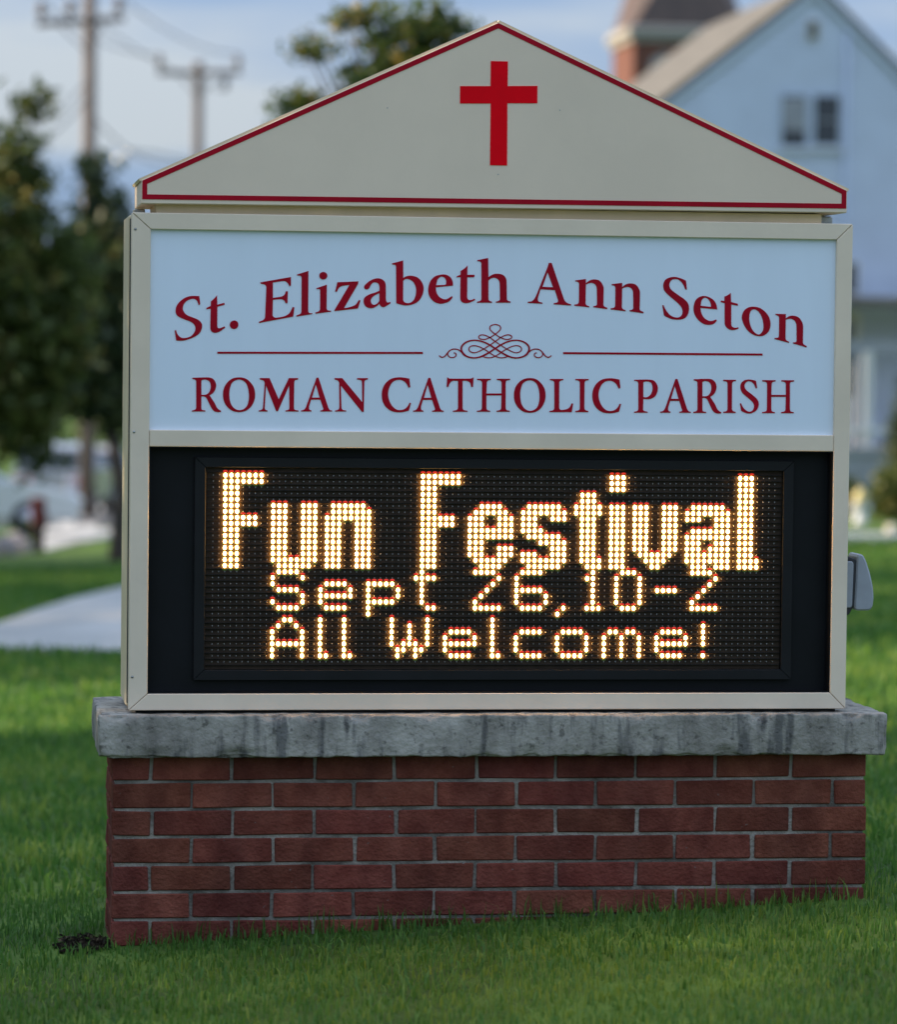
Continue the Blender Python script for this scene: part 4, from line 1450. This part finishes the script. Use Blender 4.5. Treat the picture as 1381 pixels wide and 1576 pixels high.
def rock(label, u, v, rx, rz, m, seed, group=None):
    p = on_ground(u, v)
    k = float((p - CAM) @ FW) / FPX
    b = bmesh.new()
    bmesh.ops.create_icosphere(b, subdivisions=3, radius=1)
    from mathutils import noise
    for q in b.verts:
        d = 1 + .28 * noise.noise(q.co * 1.6 + Vector((seed * 3.1, 0, 0))) + .1 * noise.noise(q.co * 4 + Vector((0, seed, 0)))
        q.co = Vector((q.co.x * rx * k * d, q.co.y * rx * k * .8 * d, max(-.3, q.co.z) * rz * k * d))
        q.co += Vector((p[0], p[1], p[2] + .25 * rz * k))
    o = link('boulder', bm_mesh('boulder', b, True), m)
    tag(o, label, 'boulder', group)


rock('pale sandy boulder on the lawn at the right edge of the picture', 1374, 824, 13, 15, M['stone'], 3)
for i, (u, v, rx, rz) in enumerate(((8, 856, 22, 26), (36, 852, 15, 18), (-22, 862, 20, 24), (24, 838, 14, 16))):
    rock(['largest pinkish boulder beside the marker post at the left edge', 'small pinkish boulder next to the marker post', 'pinkish boulder cut by the left edge of the picture', 'pinkish boulder lying behind the other boulders by the post'][i],
         u, v, rx, rz, M['pink_stone'], i + 5, 'pinkish boulders by the footpath')


def bush(label, u, v, D, ru, rv, m, n, seed, leaf=.07):
    b_ = gpt(u, D)
    t = thing('shrub', label, 'shrub', b_)
    k = D / FPX
    cs = blob_points([(b_.x, b_.y, b_.z + rv * k, ru * k, ru * k, rv * k)], n, seed)
    bb = bmesh.new()
    rd = random.Random(seed)
    for i in range(8):
        e = Vector(cs[rd.randrange(len(cs))])
        bm_tube(bb, [(b_.x + rd.uniform(-.1, .1), b_.y, b_.z - .05), (Vector(b_).lerp(e, .5) + Vector((0, 0, .1))), e], [.03, .02, .006], 5)
    link('stem', bm_mesh('stem', bb), M['bark'], t)
    link('foliage', leaf_cloud('foliage', cs, .2, 30, leaf, seed), m, t)


bush('dark green shrub in front of the porch at the right edge', 1396, 700, 66, 24, 105, M['leaf_blue'], 130, 61)
bush('low green shrub beside the porch steps', 1385, 760, 60, 34, 42, M['leaf_mid'], 120, 62)
bush('low dark hedge shrub at the porch foot beside the sign', 1290, 760, 64, 30, 30, M['leaf_blue'], 90, 63)

# a far belt of trees closes the view
cs = []
g_ = np.random.default_rng(99)
for i in range(420):
    a = R(-75 + 150 * i / 420 + g_.uniform(-.2, .2))
    r = g_.uniform(230, 270)
    x, y = r * math.sin(a), r * math.cos(a)
    h = 4.5 + 2.0 * math.sin(i * .21) + g_.uniform(-1, 1.5)
    for j in range(4):
        cs.append((x + g_.uniform(-2, 2), y, float(zg(x, y)) + h * (j + .6) / 4))
fw_ = link('far_woods', leaf_cloud('far_woods', cs, 2.4, 12, .9, 5), M['leaf_dark'])
tag(fw_, 'distant belt of dark trees far beyond the houses', 'woods', kind='stuff')

# ------------------------------------------------------------------ grass
M['blade'] = leafy('grass_blades', (0.052, 0.130, 0.024), (0.100, 0.222, 0.038), (0.27, 0.35, 0.06), trans=.5, rough=.55)


def blades(name, XY, hmin, hmax, wd, seed, lean=.5):
    g_ = np.random.default_rng(seed)
    n = len(XY)
    z = zg(XY[:, 0], XY[:, 1])
    h = g_.uniform(hmin, hmax, n)
    a = g_.uniform(0, 2 * np.pi, n)
    ln = np.abs(g_.normal(0, lean, n)) * h
    wv = wd * g_.uniform(.6, 1.3, n)
    ox, oy = np.cos(a), np.sin(a)
    sa = a + np.pi / 2 + g_.uniform(-.5, .5, n)
    sx, sy = np.cos(sa) * wv, np.sin(sa) * wv
    v = np.empty((n, 5, 3))
    B_ = np.stack([XY[:, 0], XY[:, 1], z - .005], 1)
    S = np.stack([sx, sy, 0 * sx], 1)
    v[:, 0] = B_ - S
    v[:, 1] = B_ + S
    mid = B_ + np.stack([ox * ln * .3, oy * ln * .3, h * .6], 1)
    v[:, 2] = mid + S * .8
    v[:, 3] = mid - S * .8
    v[:, 4] = B_ + np.stack([ox * ln, oy * ln, h * (1 - .25 * np.minimum(1, ln / h))], 1)
    me = bpy.data.meshes.new(name)
    me.vertices.add(n * 5)
    me.vertices.foreach_set('co', v.ravel())
    idx = np.arange(n)[:, None] * 5
    loops = (idx + np.array([[0, 1, 2, 3, 3, 2, 4]])).ravel()
    me.loops.add(n * 7)
    me.loops.foreach_set('vertex_index', loops)
    me.polygons.add(n * 2)
    st = (np.arange(n)[:, None] * 7 + np.array([[0, 4]])).ravel()
    me.polygons.foreach_set('loop_start', st)
    me.polygons.foreach_set('loop_total', np.tile([4, 3], n))
    cl = .5 + .25 * np.sin(XY[:, 0] * 2.1 + 1.7 * np.sin(XY[:, 1] * 1.3)) * np.sin(XY[:, 1] * 1.9 + .7) + g_.normal(0, .2, n)
    tint = at2 = np.repeat(np.clip(cl, 0, 1), 5)
    at_ = me.attributes.new('tint', 'FLOAT', 'POINT')
    at_.data.foreach_set('value', tint)
    me.update()
    return me


def outside_base(P):
    return P[~((P[:, 0] > BX0 - .004) & (P[:, 0] < BX1 + .004) & (P[:, 1] > BY0 - .004) & (P[:, 1] < BY1 + .004))]


def not_paved(P):
    q = on_ground(0, 1006)
    y0 = q[1]
    return P[P[:, 1] < y0 - .1]


g_ = np.random.default_rng(3)
P1 = np.stack([g_.uniform(-3.0, 2.8, 95000), g_.uniform(-2.6, 1.2, 95000)], 1)
P2 = np.stack([g_.uniform(-5.0, 7.0, 120000), g_.uniform(1.2, 9.5, 120000)], 1)
P3 = np.stack([g_.uniform(-6.0, 11.0, 110000), g_.uniform(9.5, 35, 110000)], 1)
dw = gp((-330, 1000), (-60, 1001), (60, 1004), (190, 1008), (430, 1012), (430, 868), (200, 904), (120, 923), (60, 941), (0, 963), (-330, 985))


def clear_of(P, poly):
    x, y = P[:, 0], P[:, 1]
    ins = np.zeros(len(P), bool)
    n = len(poly)
    for i in range(n):
        x0, y0 = poly[i]
        x1, y1 = poly[(i + 1) % n]
        c = (y0 > y) != (y1 > y)
        ins ^= c & (x < (x1 - x0) * (y - y0) / (y1 - y0 + 1e-12) + x0)
    return P[~ins]


P1 = outside_base(P1)
hole = ((P1[:, 0] + 1.03) ** 2 / .06 ** 2 + (P1[:, 1] - .05) ** 2 / .09 ** 2 + g_.uniform(-.5, .25, len(P1))) < 1
P1 = P1[~hole]
for nm, P, h0, h1, wd, sd_ in (('near', P1, .014, .046, .0026, 1), ('mid', clear_of(P2, dw), .03, .075, .006, 2), ('far', clear_of(P3, dw), .04, .10, .014, 3)):
    o = link('grass', blades('grass', P, h0, h1, wd, sd_), M['blade'])
    tag(o, {'near': 'short green lawn grass round the foot of the sign', 'mid': 'lawn grass behind the sign with a sunlit band', 'far': 'shaded lawn grass beyond the driveway'}[nm], 'grass', kind='stuff')
# longer blades left standing against the bricks
X = g_.uniform(BX0 - .02, BX1 + .05, 420)
PT = np.stack([X, -np.abs(g_.normal(0, .02, 420)) - .006], 1)
o = link('grass', blades('tall_grass', PT[:260], .03, .085, .0020, 9, .4), M['blade'])
tag(o, 'longer uncut grass blades standing against the foot of the bricks', 'grass', kind='stuff')

# bare earth with dead leaves left of the bricks, coloured dark for the hollow's shadow
M['earth'] = mat('bare_earth', (0.014, 0.010, 0.006), 1.0, var=.3, scale=30, bump=.9, bscale=60, spec=.02)
M['litter'] = leafy('dead_leaves', (0.012, 0.008, 0.004), (0.032, 0.022, 0.012), (0.15, 0.11, 0.06), trans=.1, rough=.9)
n = 28
v, f = [(-1.035, .03, float(zg(-1.035, .03)) + .008)], []
for ring, (fr, dz) in enumerate(((.5, .012), (1.0, .004))):
    for k in range(n):
        a = 2 * math.pi * k / n
        rr_ = fr * (1 + .15 * math.sin(3 * a + 1) + .08 * math.sin(7 * a))
        x, y = -1.035 + .085 * rr_ * math.cos(a), .03 + .12 * rr_ * math.sin(a)
        v.append((x, y, float(zg(x, y)) + dz + .004 * math.sin(5 * a)))
for k in range(n):
    f.append((0, 1 + k, 1 + (k + 1) % n))
    f.append((1 + k, 1 + n + k, 1 + n + (k + 1) % n, 1 + (k + 1) % n))
structure(link('bare_earth', mesh('bare_earth', v, f, True), M['earth']))
cs = [(-1.03 + g_.uniform(-.055, .05), .03 + g_.uniform(-.08, .08), float(zg(-1.04, 0.03)) + .010 + g_.uniform(0, .012)) for _ in range(22)]
o = link('leaf_litter', leaf_cloud('leaf_litter', cs, .022, 16, .0065, 77, flat=.3), M['litter'])
tag(o, 'dark dead leaves on bare earth at the left corner of the bricks', 'leaf litter', kind='stuff')
